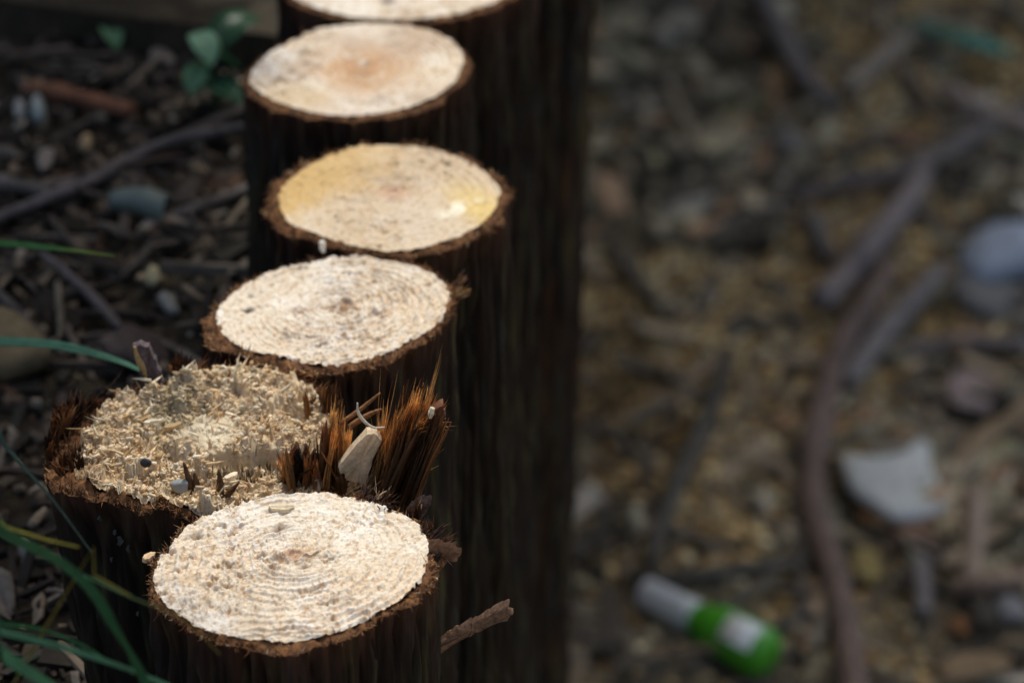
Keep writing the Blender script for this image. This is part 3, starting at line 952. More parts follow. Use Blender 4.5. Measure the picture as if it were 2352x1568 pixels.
def prism(pts, thick, col, name, parent, mat, seed=0, dirv=(0.0, 1.0, 0.0), bumpy=0.0012, jag=0.0012):
    d = norm(np.array([dirv], float))[0]
    n = len(pts)
    cl = np.concatenate([pts, pts[:1]])
    al = np.concatenate([[0], np.cumsum(np.linalg.norm(np.diff(cl, axis=0), axis=1))])
    m = 72
    tq = np.linspace(0, al[-1], m + 1)[:-1]
    ring = np.stack([np.interp(tq, al, cl[:, a]) for a in range(3)], 1)
    ring = ring + (fbm(ring * 900, 2, seed + 1) - 0.5)[:, None] * jag
    ctr = ring.mean(0)
    lax = norm((pts[np.argmax(np.linalg.norm(pts - ctr, axis=1))] - ctr)[None])[0]
    V, C = [], []
    layers = [(0.0, 0.45), (0.0, 0.8), (0.03, 0.985), (0.5, 1.0), (0.97, 0.985), (1.0, 0.8), (1.0, 0.45)]
    for u, s in layers:
        L = ctr + (ring - ctr) * s + d * thick * (u - 0.5)
        al_ = (L - ctr) @ lax
        ac_ = (L - ctr) - al_[:, None] * lax
        G = ac_ * 900 + al_[:, None] * lax * 90 + seed
        nn = fbm(G, 3, seed)
        V.append(L + (nn - 0.5)[:, None] * bumpy * d)
        C.append(np.asarray(col)[None] * (0.35 + 1.3 * fbm(G * 0.8, 3, seed + 3))[:, None])
    V.append(ctr[None] - d * thick * 0.5)
    V.append(ctr[None] + d * thick * 0.5)
    C += [np.asarray(col)[None]] * 2
    V = np.concatenate(V)
    C = np.concatenate(C)
    F = []
    for k in range(len(layers) - 1):
        for q_ in range(m):
            q2_ = (q_ + 1) % m
            F.append([k * m + q_, k * m + q2_, (k + 1) * m + q2_, (k + 1) * m + q_])
    a0, a1 = len(layers) * m, len(layers) * m + 1
    for q_ in range(m):
        q2_ = (q_ + 1) % m
        F.append([a0, q2_, q_])
        F.append([a1, (len(layers) - 1) * m + q_, (len(layers) - 1) * m + q2_])
    return mk(name, V, F, mat, C, parent, False)


yR = at_z(880, 1130, -0.01)[1]
slab([(905, 1160), (930, 1165), (965, 1060), (1000, 990), (1026, 945), (1015, 922), (985, 940), (950, 1010), (920, 1080)], yR + 0.006, 0.006, [0.15, 0.062, 0.034], 'bark_slab', broken, M_RIM, 4)
slab([(776, 1066), (800, 1100), (840, 1108), (856, 1050), (878, 1006), (866, 985), (845, 986), (810, 1022)], yR + 0.004, 0.005, [0.74, 0.58, 0.40], 'wood_slab', broken, M_SPLINT, 8, bumpy=0.002)
n = 70
A, B_ = at_y(792, 1112, yR + 0.006), at_y(845, 1105, yR + 0.006)
t = rng.uniform(0, 1, n)
cc = palette(n, [TW, TWP, TWD], [3, 4, 1], 0.15)
V, F, C = strands(A + (B_ - A) * t[:, None] + np.stack([0 * t, rng.uniform(-0.004, 0.006, n), rng.uniform(-0.004, 0.002, n)], 1), np.array([0.62, 0.1, 0.62]) + rng.normal(0, 0.14, (n, 3)), rng.uniform(0.002, 0.007, n), rng.uniform(0.0003, 0.0007, n), rng.normal(0, 0.0006, (n, 3)), cc * [1, 0.85, 0.65], cc, 3, 0.5, 0.6)
mk('wood_splinters', V, F, M_SPLINT, C, broken)
slab([(655, 1112), (740, 1115), (738, 1060), (722, 1030), (712, 1058), (700, 1075), (690, 1035), (678, 1022), (668, 1060)], at_z(700, 1110, -0.012)[1] + 0.003, 0.003, [0.022, 0.013, 0.011], 'bark_slab', broken, M_RIM, 5)
# loose splinters beside the wood slab
for pts, r in (([(784, 972), (830, 938), (873, 902)], 0.0008), ([(803, 980), (845, 953), (876, 939)], 0.001)):
    V, F, nz_ = tube([at_y(a, b_, yR + 0.02) for a, b_ in pts], [r, r * 1.1, r * 0.4], 14, 6, 0.3, 3)
    mk('splinter', V, F, M_RIM, np.array([0.30, 0.14, 0.06]) * (0.6 + 0.8 * nz_)[:, None], broken)
# leaning sliver of grey purple bark at the far edge, lit side painted yellow
yS = at_z(350, 885, -0.005)[1]
sl = slab([(346, 900), (376, 882), (372, 858), (358, 825), (346, 795), (328, 784), (306, 789), (310, 815), (322, 840), (330, 872)], yS, 0.004, [0.115, 0.085, 0.088], 'bark_sliver', broken, M_RIM, 12)
mk('lit_edge', *(lambda t: (t[0], t[1]))(tube([at_y(a, b_, yS - 0.0024) for a, b_ in [(309, 796), (315, 820), (326, 838), (333, 858), (336, 872)]], [0.0006, 0.0009, 0.0014, 0.001, 0.0005], 18, 6, 0.5, 4)), M_SPLINT, np.array([0.48, 0.33, 0.15]), sl)
# dark upright splinters at the front of the broken post
for pts, r in (([(440, 1150), (436, 1110), (422, 1062)], 0.0016), ([(505, 1155), (506, 1115), (502, 1078)], 0.0015), ([(455, 1150), (452, 1115), (446, 1085)], 0.0014), ([(520, 1140), (548, 1108)], 0.0012), ([(470, 1150), (500, 1175), (520, 1190)], 0.0018)):
    yq = at_z(460, 1150, -0.012)[1] - 0.003
    V, F, nz_ = tube([at_y(a, b_, yq) for a, b_ in pts], [r, r, r * 0.3], 14, 6, 0.35, int(r * 1e5))
    mk('splinter', V, F, M_RIM, np.array([0.11, 0.055, 0.025]) * (0.6 + 0.8 * nz_)[:, None], broken)

for a_, b_, w_ in ((303, 1222, 0.0026), (318, 1240, 0.0018), (292, 1205, 0.0014), (270, 1272, 0.0012), (318, 1388, 0.0013), (182, 1328, 0.0016), (255, 1180, 0.0016)):  # pale bark flakes on the side of the broken post
    k_ = Rob.max()
    q_ = at_y(a_, b_, cb[1] - 0.04)
    dq = norm(np.array([[q_[0] - cb[0] - LEANB[0] * 0.02, q_[1] - cb[1], 0]]))[0]
    rq = float(np.interp(math.atan2(dq[1], dq[0]), Tb, Rob, period=2 * np.pi))
    q_ = np.array([cb[0] + LEANB[0] * (zb - q_[2]) + dq[0] * (rq + 0.0012), cb[1] + dq[1] * (rq + 0.0012), q_[2]])
    sd_ = np.array([-dq[1], dq[0], 0])
    o_ = [q_ + sd_ * w_ * 0.6 * math.cos(t_) * (0.7 + 0.3 * math.sin(3 * t_ + a_)) + np.array([0, 0, w_ * 0.8 * math.sin(t_)]) for t_ in np.linspace(0, 2 * np.pi, 8, endpoint=False)]
    prism(np.array(o_), 0.0008, [0.075, 0.07, 0.062], 'pale_bark_flake', broken, M_STONE, int(a_), dq, 0.0006, 0.0006)
# flaps of bark on the nearest post
r6 = P6[0]
slab([(985, 1248), (1008, 1243), (1022, 1250), (1040, 1252), (1060, 1268), (1048, 1274), (1050, 1284), (1030, 1282), (1018, 1298), (1004, 1290), (988, 1296)], P6[1][1] + 0.004, 0.002, [0.24, 0.12, 0.065], 'bark_flap', r6, M_RIM, 21, dirv=(0.2, 0.5, 1))
slab([(930, 1180), (945, 1158), (975, 1142), (990, 1150), (980, 1170), (965, 1188), (945, 1195)], P6[1][1] + 0.04, 0.003, [0.12, 0.075, 0.06], 'bark_flap', r6, M_RIM, 22, dirv=(0.2, 0.5, 1))
b = Bag()
for base, tip, k in (([(985, 1290), (1010, 1250)], [(1030, 1275), (1058, 1258)], 150), ([(935, 1180), (965, 1190)], [(960, 1142), (992, 1152)], 110), ([(960, 1220), (985, 1240)], [(985, 1195), (1010, 1215)], 120), ([(830, 1148), (900, 1168)], [(845, 1128), (930, 1148)], 200)):
    b.add(*tuft('x', base, tip, k, colours=[RB, [0.14, 0.08, 0.06], RB2, [0.40, 0.28, 0.18]], w=[3, 3, 2, 1], rad=(0.0003, 0.0008), depth=0.004, zbase=0.0, lenj=0.6))
b.build('bark_fibres', M_FIBRE, r6)
slab([(985, 1492), (1020, 1462), (1045, 1442), (1090, 1422), (1130, 1402), (1160, 1386), (1170, 1384), (1166, 1394), (1180, 1402), (1168, 1405), (1172, 1414), (1130, 1430), (1085, 1450), (1040, 1474), (1000, 1500)], P6[1][1] + 0.01, 0.0022, [0.30, 0.17, 0.105], 'bark_strip', r6, M_RIM, 23, dirv=(0.1, 0.6, 1), bumpy=0.002)
# and the ragged corner of the white-faced post
b = Bag()
b.add(*tuft('x', [(1025, 690), (1045, 660)], [(1055, 640), (1085, 645)], 120, colours=[RB, RB2, [0.40, 0.24, 0.11], [0.12, 0.07, 0.04]], w=[3, 3, 2, 2], rad=(0.0004, 0.0012), depth=0.005, zbase=0.0, lenj=0.5))
b.build('bark_fibres', M_FIBRE, P4[0])


# ------------------------------------------------------------------ small loose bits lying on the posts
def chip(pts_px, z, label, col, name='wood_chip', thick=0.0018, width=0.003, group='loose wood chips lying on the posts', mat=None):
    P = spline(np.array([at_z(a, b_, z + thick * 0.5) for a, b_ in pts_px]), 7)
    T = norm(np.gradient(P, axis=0))
    S = norm(np.cross(T, [0, 0, 1.0]))
    rg = np.random.default_rng(int(pts_px[0][0]))
    wl = width * 0.5 * np.array([0.25, 0.9, 1, 1, 0.95, 0.8, 0.15]) * rg.uniform(0.7, 1.2, 7)
    wr = width * 0.5 * np.array([0.6, 0.8, 1, 0.95, 1, 0.9, 0.5]) * rg.uniform(0.7, 1.2, 7)
    out = np.concatenate([P + S * wl[:, None], (P - S * wr[:, None])[::-1]])
    tl = np.array([rg.uniform(-0.2, 0.2), rg.uniform(-0.1, 0.25), 1.0])
    o = prism(out, thick, col, name, None, mat or M_SPLINT, int(pts_px[0][0]), tl, 0.0006, 0.0004)
    return tag(recentre(o), label, 'wood chip', group)


z6 = lambda a, b_: float(P6[2](*at_z(a, b_, 0.003)[:2]))
chip([(618, 1163), (645, 1166), (676, 1168)], z6(650, 1165), 'pale flat wood chip on the nearest sawn face by its far edge', [0.80, 0.68, 0.50], width=0.005, thick=0.0016)
chip([(330, 1287), (343, 1278), (356, 1273)], z6(350, 1280) - 0.001, 'small curled tan chip caught on the left bark edge of the nearest post', [0.72, 0.52, 0.32], width=0.003)
chip([(366, 1150), (395, 1145), (424, 1152)], -0.0075, 'tan splintered chip in front of the grey pebble on the broken post', [0.72, 0.52, 0.30], width=0.0055, thick=0.002)
chip([(517, 1100), (532, 1093), (545, 1087)], -0.004, 'pale sliver lying on the low front shelf of the broken post', [0.80, 0.68, 0.50], width=0.0025, thick=0.0012)
chip([(332, 972), (352, 966), (372, 967)], 0.002, 'long pale splinter by the grey damp hollow of the broken post', [0.82, 0.72, 0.56], width=0.0022, thick=0.001)
chip([(377, 985), (395, 980), (416, 972)], 0.002, 'tan splinter bridging the dark gap of the broken post', [0.62, 0.44, 0.24], width=0.0028, thick=0.0014)
b0 = at_y(990, 948, yR - 0.004)
V, F, nz_ = tube([b0 + np.array([-0.0004, 0, -0.002]), b0, b0 + np.array([0.0006, 0, 0.002])], [0.0007, 0.0011, 0.0009], 10, 6, 0.2, 4)
tag(recentre(mk('wood_chip', V, F, M_SPLINT, [0.86, 0.76, 0.58])), 'cream chip stuck in the splayed brown fibres of the broken post', 'wood chip', 'loose wood chips lying on the posts')
b0 = at_y(741, 567, at_z(741, 578, 0.0)[1] - 0.003)
V, F, nz_ = tube([b0 + np.array([0.0003, 0, -0.0022]), b0, b0 + np.array([-0.0003, 0, 0.0024])], [0.0009, 0.0014, 0.001], 10, 6, 0.2, 5)
tag(recentre(mk('wood_chip', V, F, M_SPLINT, [0.90, 0.86, 0.78])), 'white chip stuck to the front bark of the yellow stained post', 'wood chip', 'loose wood chips lying on the posts')
V, F, nz_ = tube([at_y(a, b_, yR + 0.002) for a, b_ in [(821, 925), (822, 945), (832, 962), (846, 975), (862, 982), (884, 981)]], [0.0003, 0.0006, 0.0006, 0.0004, 0.0003], 30, 6, 0.2, 6, False)
tag(recentre(mk('wood_shaving', V, F, M_SPLINT, [0.70, 0.62, 0.52])), 'thin curled pale shaving hanging beside the splayed brown fibres', 'wood shaving')


def rock(c, size, col, seed, name='pebble', sub=3, mat=None, rough=0.35):
    import bmesh
    bm = bmesh.new()
    bmesh.ops.create_icosphere(bm, subdivisions=sub, radius=1.0)
    V = np.array([v.co[:] for v in bm.verts])
    F = [[v.index for v in f.verts] for f in bm.faces]
    bm.free()
    n1 = fbm(V * 1.3 + seed * 7.3, 3, seed)
    n2 = fbm(V * 4 + seed * 3.1, 3, seed + 2)
    V = V * (1 + rough * 2 * (n1 - 0.5) + 0.1 * (n2 - 0.5))[:, None]
    # a few flat broken faces
    rg = np.random.default_rng(seed)
    for _ in range(5):
        d = norm(rg.normal(0, 1, (1, 3)))[0]
        t = V @ d
        V = V - np.outer(np.clip(t - 0.72, 0, None) * 0.85, d)
    V = V * np.array(size)[None] * 0.5 + np.asarray(c)
    return mk(name, V, F, mat or M_STONE, np.asarray(col) * (0.8 + 0.4 * n2)[:, None])


p = at_z(413, 1124, -0.0045)
tag(recentre(rock(p + [0, 0, 0.001], (0.0078, 0.006, 0.0065), [0.26, 0.26, 0.25], 3)), 'grey pebble lodged in the front of the broken post', 'pebble')
p = at_z(335, 1070, 0.0)
tag(recentre(rock(p + [0, 0, 0.001], (0.004, 0.003, 0.003), [0.02, 0.02, 0.026], 5, 'charred_crumb', rough=0.6)), 'black charred crumb on the torn wood of the broken post', 'crumb')


# ------------------------------------------------------------------ right-hand ground: branches and litter
def branch(pts_px, radii, col, label, name='fallen_branch', right=True, lift=None, group=None, n=50, seed=1, rough=0.12):
    r0 = max(radii)
    P = [on_ground(a, b_, (lift[k] if lift else r0 * (1.7 if right else 1.0)), right) for k, (a, b_) in enumerate(pts_px)]
    V, F, nz_ = tube(P, radii, n, 14, rough, seed)
    kk_ = fbm(V * np.array([160, 160, 160]), 3, seed + 60)
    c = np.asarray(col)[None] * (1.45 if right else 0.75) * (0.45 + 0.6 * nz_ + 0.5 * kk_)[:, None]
    V = V + norm(V - V.mean(0)) * ((kk_ - 0.5) * 0.25 * r0)[:, None]
    o = mk(name, V, F, M_TWIG, c)
    return tag(recentre(o), label, 'branch' if name == 'fallen_branch' else 'twig', group)


PURP = [0.130, 0.094, 0.078]
GREYB = [0.155, 0.135, 0.115]
G_R = 'branches and twigs on the litter beside the posts'
branch([(2040, 610), (2000, 690), (1945, 769), (1905, 880), (1873, 1000), (1866, 1100), (1874, 1200), (1906, 1290), (1934, 1405), (1952, 1500), (1968, 1640)], [0.0065, 0.0075, 0.0082, 0.0085, 0.0085, 0.0082, 0.0092, 0.0082, 0.0082, 0.0084, 0.0084], PURP, 'long curved purplish brown branch passing left of the squarish white stone', lift=[0.014] * 11, group=G_R, seed=3, n=90)
branch([(2125, 395), (2090, 450), (2001, 560), (1945, 630), (1882, 690)], [0.006, 0.0085, 0.0095, 0.009, 0.008], [0.17, 0.14, 0.13], 'short thick grey branch above the long curved one, its end sawn blunt', lift=[0.02, 0.018, 0.016, 0.014, 0.012], group=G_R, seed=5)
branch([(2165, 610), (2100, 690), (2025, 770), (1975, 835), (1945, 880)], [0.005, 0.007, 0.008, 0.008, 0.007], [0.16, 0.14, 0.13], 'grey stick lying diagonally just right of the curved branch', group=G_R, seed=7)
branch([(1830, 452), (1920, 430), (2060, 402), (2150, 362), (2240, 312), (2400, 235)], [0.004, 0.006, 0.007, 0.007, 0.007, 0.007], [0.125, 0.105, 0.095], 'long dark brown branch slanting up to the right edge', lift=[0.015] * 6, group=G_R, seed=9, n=60)
branch([(1735, -40), (1785, 60), (1835, 160), (1905, 235)], [0.008, 0.009, 0.008, 0.006], [0.14, 0.122, 0.115], 'thick grey branch running down from the top edge', group=G_R, seed=11)
branch([(2135, 45), (2085, 90), (2015, 145), (1945, 200)], [0.006, 0.007, 0.007, 0.006], [0.22, 0.18, 0.14], 'pale tan stick crossing under the long green leaf', lift=[0.012] * 4, group=G_R, seed=13)
branch([(1672, 800), (1640, 920), (1592, 1020), (1552, 1110), (1518, 1205), (1490, 1290)], [0.003, 0.0048, 0.0055, 0.0058, 0.0055, 0.004], [0.06, 0.055, 0.045], 'thin dark stem over the tan sawdust left of the curved branch', 'fallen_twig', group=G_R, seed=15)
branch([(1450, 1325), (1580, 1325), (1720, 1305), (1850, 1288)], [0.004, 0.0048, 0.0045, 0.004], [0.06, 0.055, 0.045], 'dark twig lying flat just above the green bottle', 'fallen_twig', group=G_R, seed=17)
branch([(1400, 560), (1440, 610), (1480, 665), (1530, 720)], [0.004, 0.0045, 0.0045, 0.004], [0.09, 0.08, 0.062], 'short dark twig close to the posts above the hollow', 'fallen_twig', group=G_R, seed=19)
branch([(1850, 1140), (1838, 1290), (1836, 1390)], [0.003, 0.004, 0.003], [0.07, 0.062, 0.052], 'short dark twig pressed against the left of the curved branch', 'fallen_twig', group=G_R, seed=23)
branch([(1790, 1440), (1850, 1405), (1930, 1385)], [0.003, 0.0035, 0.003], [0.09, 0.08, 0.07], 'little grey twig touching the green bottle base', 'fallen_twig', group=G_R, seed=25)
branch([(2165, 200), (2230, 245), (2300, 275), (2370, 300)], [0.007, 0.0085, 0.008, 0.007], [0.24, 0.19, 0.155], 'pale pinkish stick below the green leaf at the right edge', group=G_R, seed=27)
branch([(2244, 1140), (2240, 1210), (2236, 1270), (2228, 1330)], [0.006, 0.0065, 0.006, 0.005], [0.25, 0.19, 0.15], 'short upright pale stick below right of the white stone', group=G_R, seed=29)
branch([(2110, 1290), (2118, 1350), (2120, 1410)], [0.006, 0.0065, 0.005], [0.15, 0.135, 0.13], 'short grey stick beside the short pale upright one', group=G_R, seed=31)
branch([(2050, 1250), (2100, 1235), (2160, 1250)], [0.004, 0.0055, 0.004], [0.20, 0.125, 0.09], 'reddish twig stub under the white stone', 'fallen_twig', group=G_R, seed=33)
branch([(2195, 1345), (2270, 1338), (2350, 1330)], [0.005, 0.006, 0.005], [0.20, 0.14, 0.105], 'reddish brown stick flat at the right edge', group=G_R, seed=35)
branch([(1860, 500), (1880, 540), (1905, 590)], [0.006, 0.0065, 0.005], [0.12, 0.108, 0.10], 'short grey stub left of the short thick branch', group=G_R, seed=37)
branch([(2085, 800), (2180, 790), (2360, 792)], [0.004, 0.006, 0.006], [0.17, 0.15, 0.14], 'flat grey stick below the bluish stone', group=G_R, seed=39)
branch([(1605, 690), (1650, 610), (1665, 540)], [0.003, 0.004, 0.003], [0.10, 0.09, 0.07], 'thin bent twig in the shade beside the posts', 'fallen_twig', group=G_R, seed=41)


def ground_slab(outline_px, thick, col, name, label, cat, right=True, lift=0.006, seed=0, mat=None, tilt=0.0, bulge=0.3, group=None, bumpy=0.0015):
    P = np.array([on_ground(a, b_, lift, right) for a, b_ in outline_px])
    c = P.mean(0)
    P[:, 2] = c[2] + (P[:, 1] - c[1]) * (tilt + 0.12 * math.sin(seed * 2.3)) + (P[:, 0] - c[0]) * 0.25 * math.sin(seed * 1.7)
    m = 48
    ring = 0.5 * spline(np.concatenate([P, P[:1]]), m + 1)[:-1]
    cl = np.concatenate([P, P[:1]])
    ring = ring + 0.5 * np.stack([np.interp(np.linspace(0, 1, m + 1)[:-1], np.concatenate([[0], np.cumsum(np.linalg.norm(np.diff(cl, axis=0), axis=1))]) / np.linalg.norm(np.diff(cl, axis=0), axis=1).sum(), cl[:, a]) for a in range(3)], 1)
    ring = c + (ring - c) * (1 + 0.12 * (fbm(ring * 140 + seed, 2, seed + 8) - 0.5))[:, None]
    V, C = [], []
    prof = [(0.0, 0.3), (0.0, 0.75), (0.15, 0.95), (0.5, 1.0), (0.85, 0.94), (1.0, 0.78), (1.0 + bulge * 0.5, 0.45), (1.0 + bulge * 0.6, 0.2)]
    for u, s in prof:
        L = c + (ring - c) * s + np.array([0, 0, thick * (u - 0.3)])
        nn = fbm(L * 70 + seed, 3, seed)
        L = L + (nn - 0.5)[:, None] * np.array([bumpy, bumpy, bumpy * 2.5])
        V.append(L)
        C.append(np.asarray(col)[None] * (0.8 + 0.4 * fbm(L * 60 + seed, 3, seed + 4))[:, None])
    k0 = len(prof) * m
    V = np.concatenate(V + [c[None] + [0, 0, -thick * 0.3], c[None] + [0, 0, thick * (0.7 + bulge * 0.6)]])
    C = np.concatenate(C + [np.asarray(col)[None]] * 2)
    F = []
    for k in range(len(prof) - 1):
        for q_ in range(m):
            q2_ = (q_ + 1) % m
            F.append([k * m + q_, k * m + q2_, (k + 1) * m + q2_, (k + 1) * m + q_])
    for q_ in range(m):
        q2_ = (q_ + 1) % m
        F.append([k0, q2_, q_])
        F.append([k0 + 1, (len(prof) - 1) * m + q_, (len(prof) - 1) * m + q2_])
    o = mk(name, V, F, mat or M_STONE, C)
    return tag(recentre(o), label, cat, group)


ground_slab([(1926, 1085), (1985, 1052), (2060, 1042), (2128, 1016), (2142, 1088), (2182, 1145), (2060, 1200), (1955, 1172)], 0.011, [0.60, 0.61, 0.58], 'white_stone', 'squarish four cornered white stone right of the curved branch', 'stone', lift=0.008, seed=3, bulge=0.25)
ground_slab([(2195, 600), (2240, 545), (2300, 530), (2380, 545), (2400, 640), (2330, 662), (2240, 655)], 0.020, [0.42, 0.47, 0.55], 'pale_stone', 'rounded bluish pale stone at the right edge', 'stone', lift=0.012, seed=5, bulge=0.6)
ground_slab([(2195, 672), (2280, 665), (2400, 668), (2400, 735), (2290, 740), (2210, 730), (2180, 700)], 0.014, [0.22, 0.21, 0.20], 'grey_stone', 'flat grey stone under the bluish pale stone', 'stone', lift=0.004, seed=6)
ground_slab([(2165, 905), (2200, 865), (2300, 845), (2310, 880), (2270, 950), (2190, 955)], 0.006, [0.36, 0.28, 0.26], 'bark_chip', 'pinkish flat bark chip above the tan plank', 'bark chip', lift=0.006, seed=7, mat=M_LITTER)
ground_slab([(2140, 1070), (2200, 1030), (2300, 960), (2400, 890), (2400, 960), (2310, 1020), (2220, 1080), (2165, 1115)], 0.008, [0.33, 0.24, 0.15], 'wood_plank', 'tan splintered plank reaching from the right edge to the white stone', 'plank', lift=0.006, seed=8, mat=M_LITTER)
ground_slab([(2172, 795), (2200, 765), (2240, 760), (2258, 790), (2225, 815), (2185, 818)], 0.008, [0.42, 0.27, 0.17], 'wood_chip', 'orange tan wood chip below the flat grey stone', 'wood chip', lift=0.008, seed=9, mat=M_LITTER)
ground_slab([(1990, 1020), (2050, 985), (2130, 985), (2190, 1005), (2130, 1030), (2040, 1048)], 0.005, [0.20, 0.115, 0.045], 'dry_leaf', 'ochre brown dry leaf behind the squarish white stone', 'leaf', lift=0.004, seed=10, mat=M_LITTER)
ground_slab([(1960, 1170), (2060, 1200), (2150, 1165), (2160, 1195), (2070, 1225), (1975, 1205)], 0.005, [0.20, 0.105, 0.05], 'dry_leaf', 'rusty dry leaf under the front of the squarish white stone', 'leaf', lift=0.003, seed=11, mat=M_LITTER)
ground_slab([(1765, 325), (1790, 300), (1830, 305), (1850, 335), (1825, 365), (1780, 365)], 0.010, [0.24, 0.22, 0.20], 'grey_stone', 'small grey stone in the upper litter left of the dark branch', 'stone', lift=0.006, seed=12)
ground_slab([(2010, 310), (2050, 290), (2115, 300), (2120, 340), (2060, 350)], 0.004, [0.22, 0.12, 0.075], 'dry_leaf', 'small rusty leaf just above the dark brown branch', 'leaf', lift=0.006, seed=13, mat=M_LITTER)
ground_slab([(1955, 1285), (1985, 1262), (2020, 1270), (2030, 1310), (1995, 1345), (1960, 1330)], 0.005, [0.30, 0.23, 0.09], 'dry_leaf', 'yellowish dry leaf right of the curved branch foot', 'leaf', lift=0.006, seed=14, mat=M_LITTER)
ground_slab([(2280, 1400), (2320, 1380), (2360, 1395), (2350, 1430), (2300, 1432)], 0.008, [0.24, 0.24, 0.25], 'grey_stone', 'small bluish grey stone at the lower right edge', 'stone', lift=0.006, seed=15)
ground_slab([(1830, 1350), (1870, 1325), (1895, 1370), (1880, 1430), (1845, 1420)], 0.005, [0.36, 0.26, 0.17], 'wood_chip', 'tan wood chip left of the curved branch, above the bottle base', 'wood chip', lift=0.006, seed=16, mat=M_LITTER)
ground_slab([(2170, 1440), (2215, 1415), (2240, 1435), (2210, 1462)], 0.005, [0.32, 0.16, 0.07], 'wood_chip', 'orange brown chip in the lower right litter', 'wood chip', lift=0.006, seed=18, mat=M_LITTER)
ground_slab([(2140, 1530), (2230, 1505), (2330, 1520), (2300, 1560), (2180, 1570)], 0.006, [0.32, 0.23, 0.14], 'wood_chip', 'long tan chip at the bottom edge on the right', 'wood chip', lift=0.006, seed=19, mat=M_LITTER)
ground_slab([(1640, 250), (1700, 238), (1770, 232), (1765, 258), (1700, 272), (1640, 275)], 0.004, [0.19, 0.17, 0.095], 'dry_leaf', 'olive dry leaf lying in the upper litter near the posts', 'leaf', lift=0.006, seed=20, mat=M_LITTER)


# long green leaf
def blade(pts, widths, col0, col1, name, mat, parent=None, fold=0.25, n=40, updir=(0, 0, 1), thick=0.0003, tipcol=None, tipfrac=0.9, roll=0.0):
    P = spline(pts, n)
    w = np.interp(np.linspace(0, 1, n), np.linspace(0, 1, len(widths)), widths)
    T = norm(np.gradient(P, axis=0))
    S = norm(np.cross(T, np.array([updir], float)))
    U = np.cross(S, T)
    if roll:
        S, U = S * math.cos(roll) + U * math.sin(roll), U * math.cos(roll) - S * math.sin(roll)
    rows = []
    prof = [(-1, 1.0), (-0.5, 0.4), (0, 0), (0.5, 0.4), (1, 1.0)]
    top = [P + S * (w * s * 0.5)[:, None] + U * (w * fold * f)[:, None] for s, f in prof]
    bot = [q + U * (-thick) for q in top]
    V = np.stack(top + bot[::-1], 1).reshape(-1, 3)
    m = 10
    i, j = np.meshgrid(np.arange(n - 1), np.arange(m), indexing='ij')
    j2 = (j + 1) % m
    F = np.stack([i * m + j, (i + 1) * m + j, (i + 1) * m + j2, i * m + j2], -1).reshape(-1, 4)
    u = np.repeat(np.linspace(0, 1, n), m)
    C = mix(np.asarray(col0) * np.ones((n * m, 1)), col1, u)
    rib = np.tile(np.array([0, 0.5, 1, 0.5, 0, 0, 0.5, 1, 0.5, 0]), n)
    C = C * (1 - 0.15 * rib)[:, None]
    if tipcol is not None:
        C = mix(C, tipcol, sstep(tipfrac - 0.06, tipfrac + 0.06, u))
    return mk(name, V, F, mat, C, parent)


pts = [on_ground(a, b_, l) for a, b_, l in ((2045, 60, 0.012), (2090, 40, 0.02), (2145, 52, 0.03), (2215, 68, 0.034), (2280, 92, 0.026), (2342, 126, 0.012))]
o = blade(pts, [0.003, 0.012, 0.020, 0.022, 0.017, 0.002], [0.26, 0.42, 0.33], [0.13, 0.42, 0.30], 'green_leaf', M_LEAF, fold=-0.35, thick=0.0006)
tag(recentre(o), 'long arched teal green leaf on the litter at the upper right', 'leaf')

# the small green bottle
pA, pB = on_ground(1478, 1356, 0.013), on_ground(1772, 1508, 0.018)
ax = norm((pB - pA)[None])[0]
Lb = np.linalg.norm(pB - pA)
A_, B2_ = frame(ax[None])
A_, B2_ = A_[0], B2_[0]
bottle = thing('small_bottle', (pB[0], pB[1], gz(pB[0], pB[1])), 'small green bottle with white label and pale cap lying on the sawdust', 'bottle')


def lathe(prof, name, mat, col, parent, sides=40, arc=(0, 2 * math.pi)):
    full = abs(arc[1] - arc[0] - 2 * math.pi) < 1e-6
    an = np.linspace(arc[0], arc[1], sides, endpoint=not full)
    V = []
    for s, r in prof:
        V.append(pA + ax * (s * Lb) + (A_[None] * np.cos(an)[:, None] + B2_[None] * np.sin(an)[:, None]) * r)
    V = np.concatenate(V)
    m = len(prof)
    F = []
    for i_ in range(m - 1):
        for j_ in range(sides if full else sides - 1):
            k_ = (j_ + 1) % sides
            F.append([i_ * sides + j_, i_ * sides + k_, (i_ + 1) * sides + k_, (i_ + 1) * sides + j_])
    return mk(name, V, F, mat, col, parent)


UPC = norm((CAM - pA)[None])[0] * 0.75 + np.array([0.25, 0, 0.45])
LBL = math.atan2(np.dot(UPC, B2_), np.dot(UPC, A_))
lathe([(0.34, 0.0), (0.34, 0.0085), (0.42, 0.0090), (0.47, 0.0108), (0.54, 0.0134), (0.62, 0.0148), (0.90, 0.0148), (0.96, 0.0136), (1.0, 0.0100), (1.005, 0.0)], 'body', M_PLAST, np.array([0.14, 0.58, 0.05]), bottle)
lathe([(0.0, 0.0), (0.0, 0.0078), (0.015, 0.0090), (0.33, 0.0098), (0.40, 0.0100), (0.415, 0.0088), (0.415, 0.0)], 'neck', M_PLAST, np.array([0.90, 0.93, 0.97]), bottle)  # neck coloured near white all round for the glint of the sky
lathe([(0.68, 0.01490), (0.68, 0.01510), (0.92, 0.01510), (0.92, 0.01490)], 'label', M_LABEL, np.array([0.92, 0.95, 0.92]), bottle, 40, (LBL - 0.5, LBL + 0.75))  # near-white label doubles as the highlight on the body

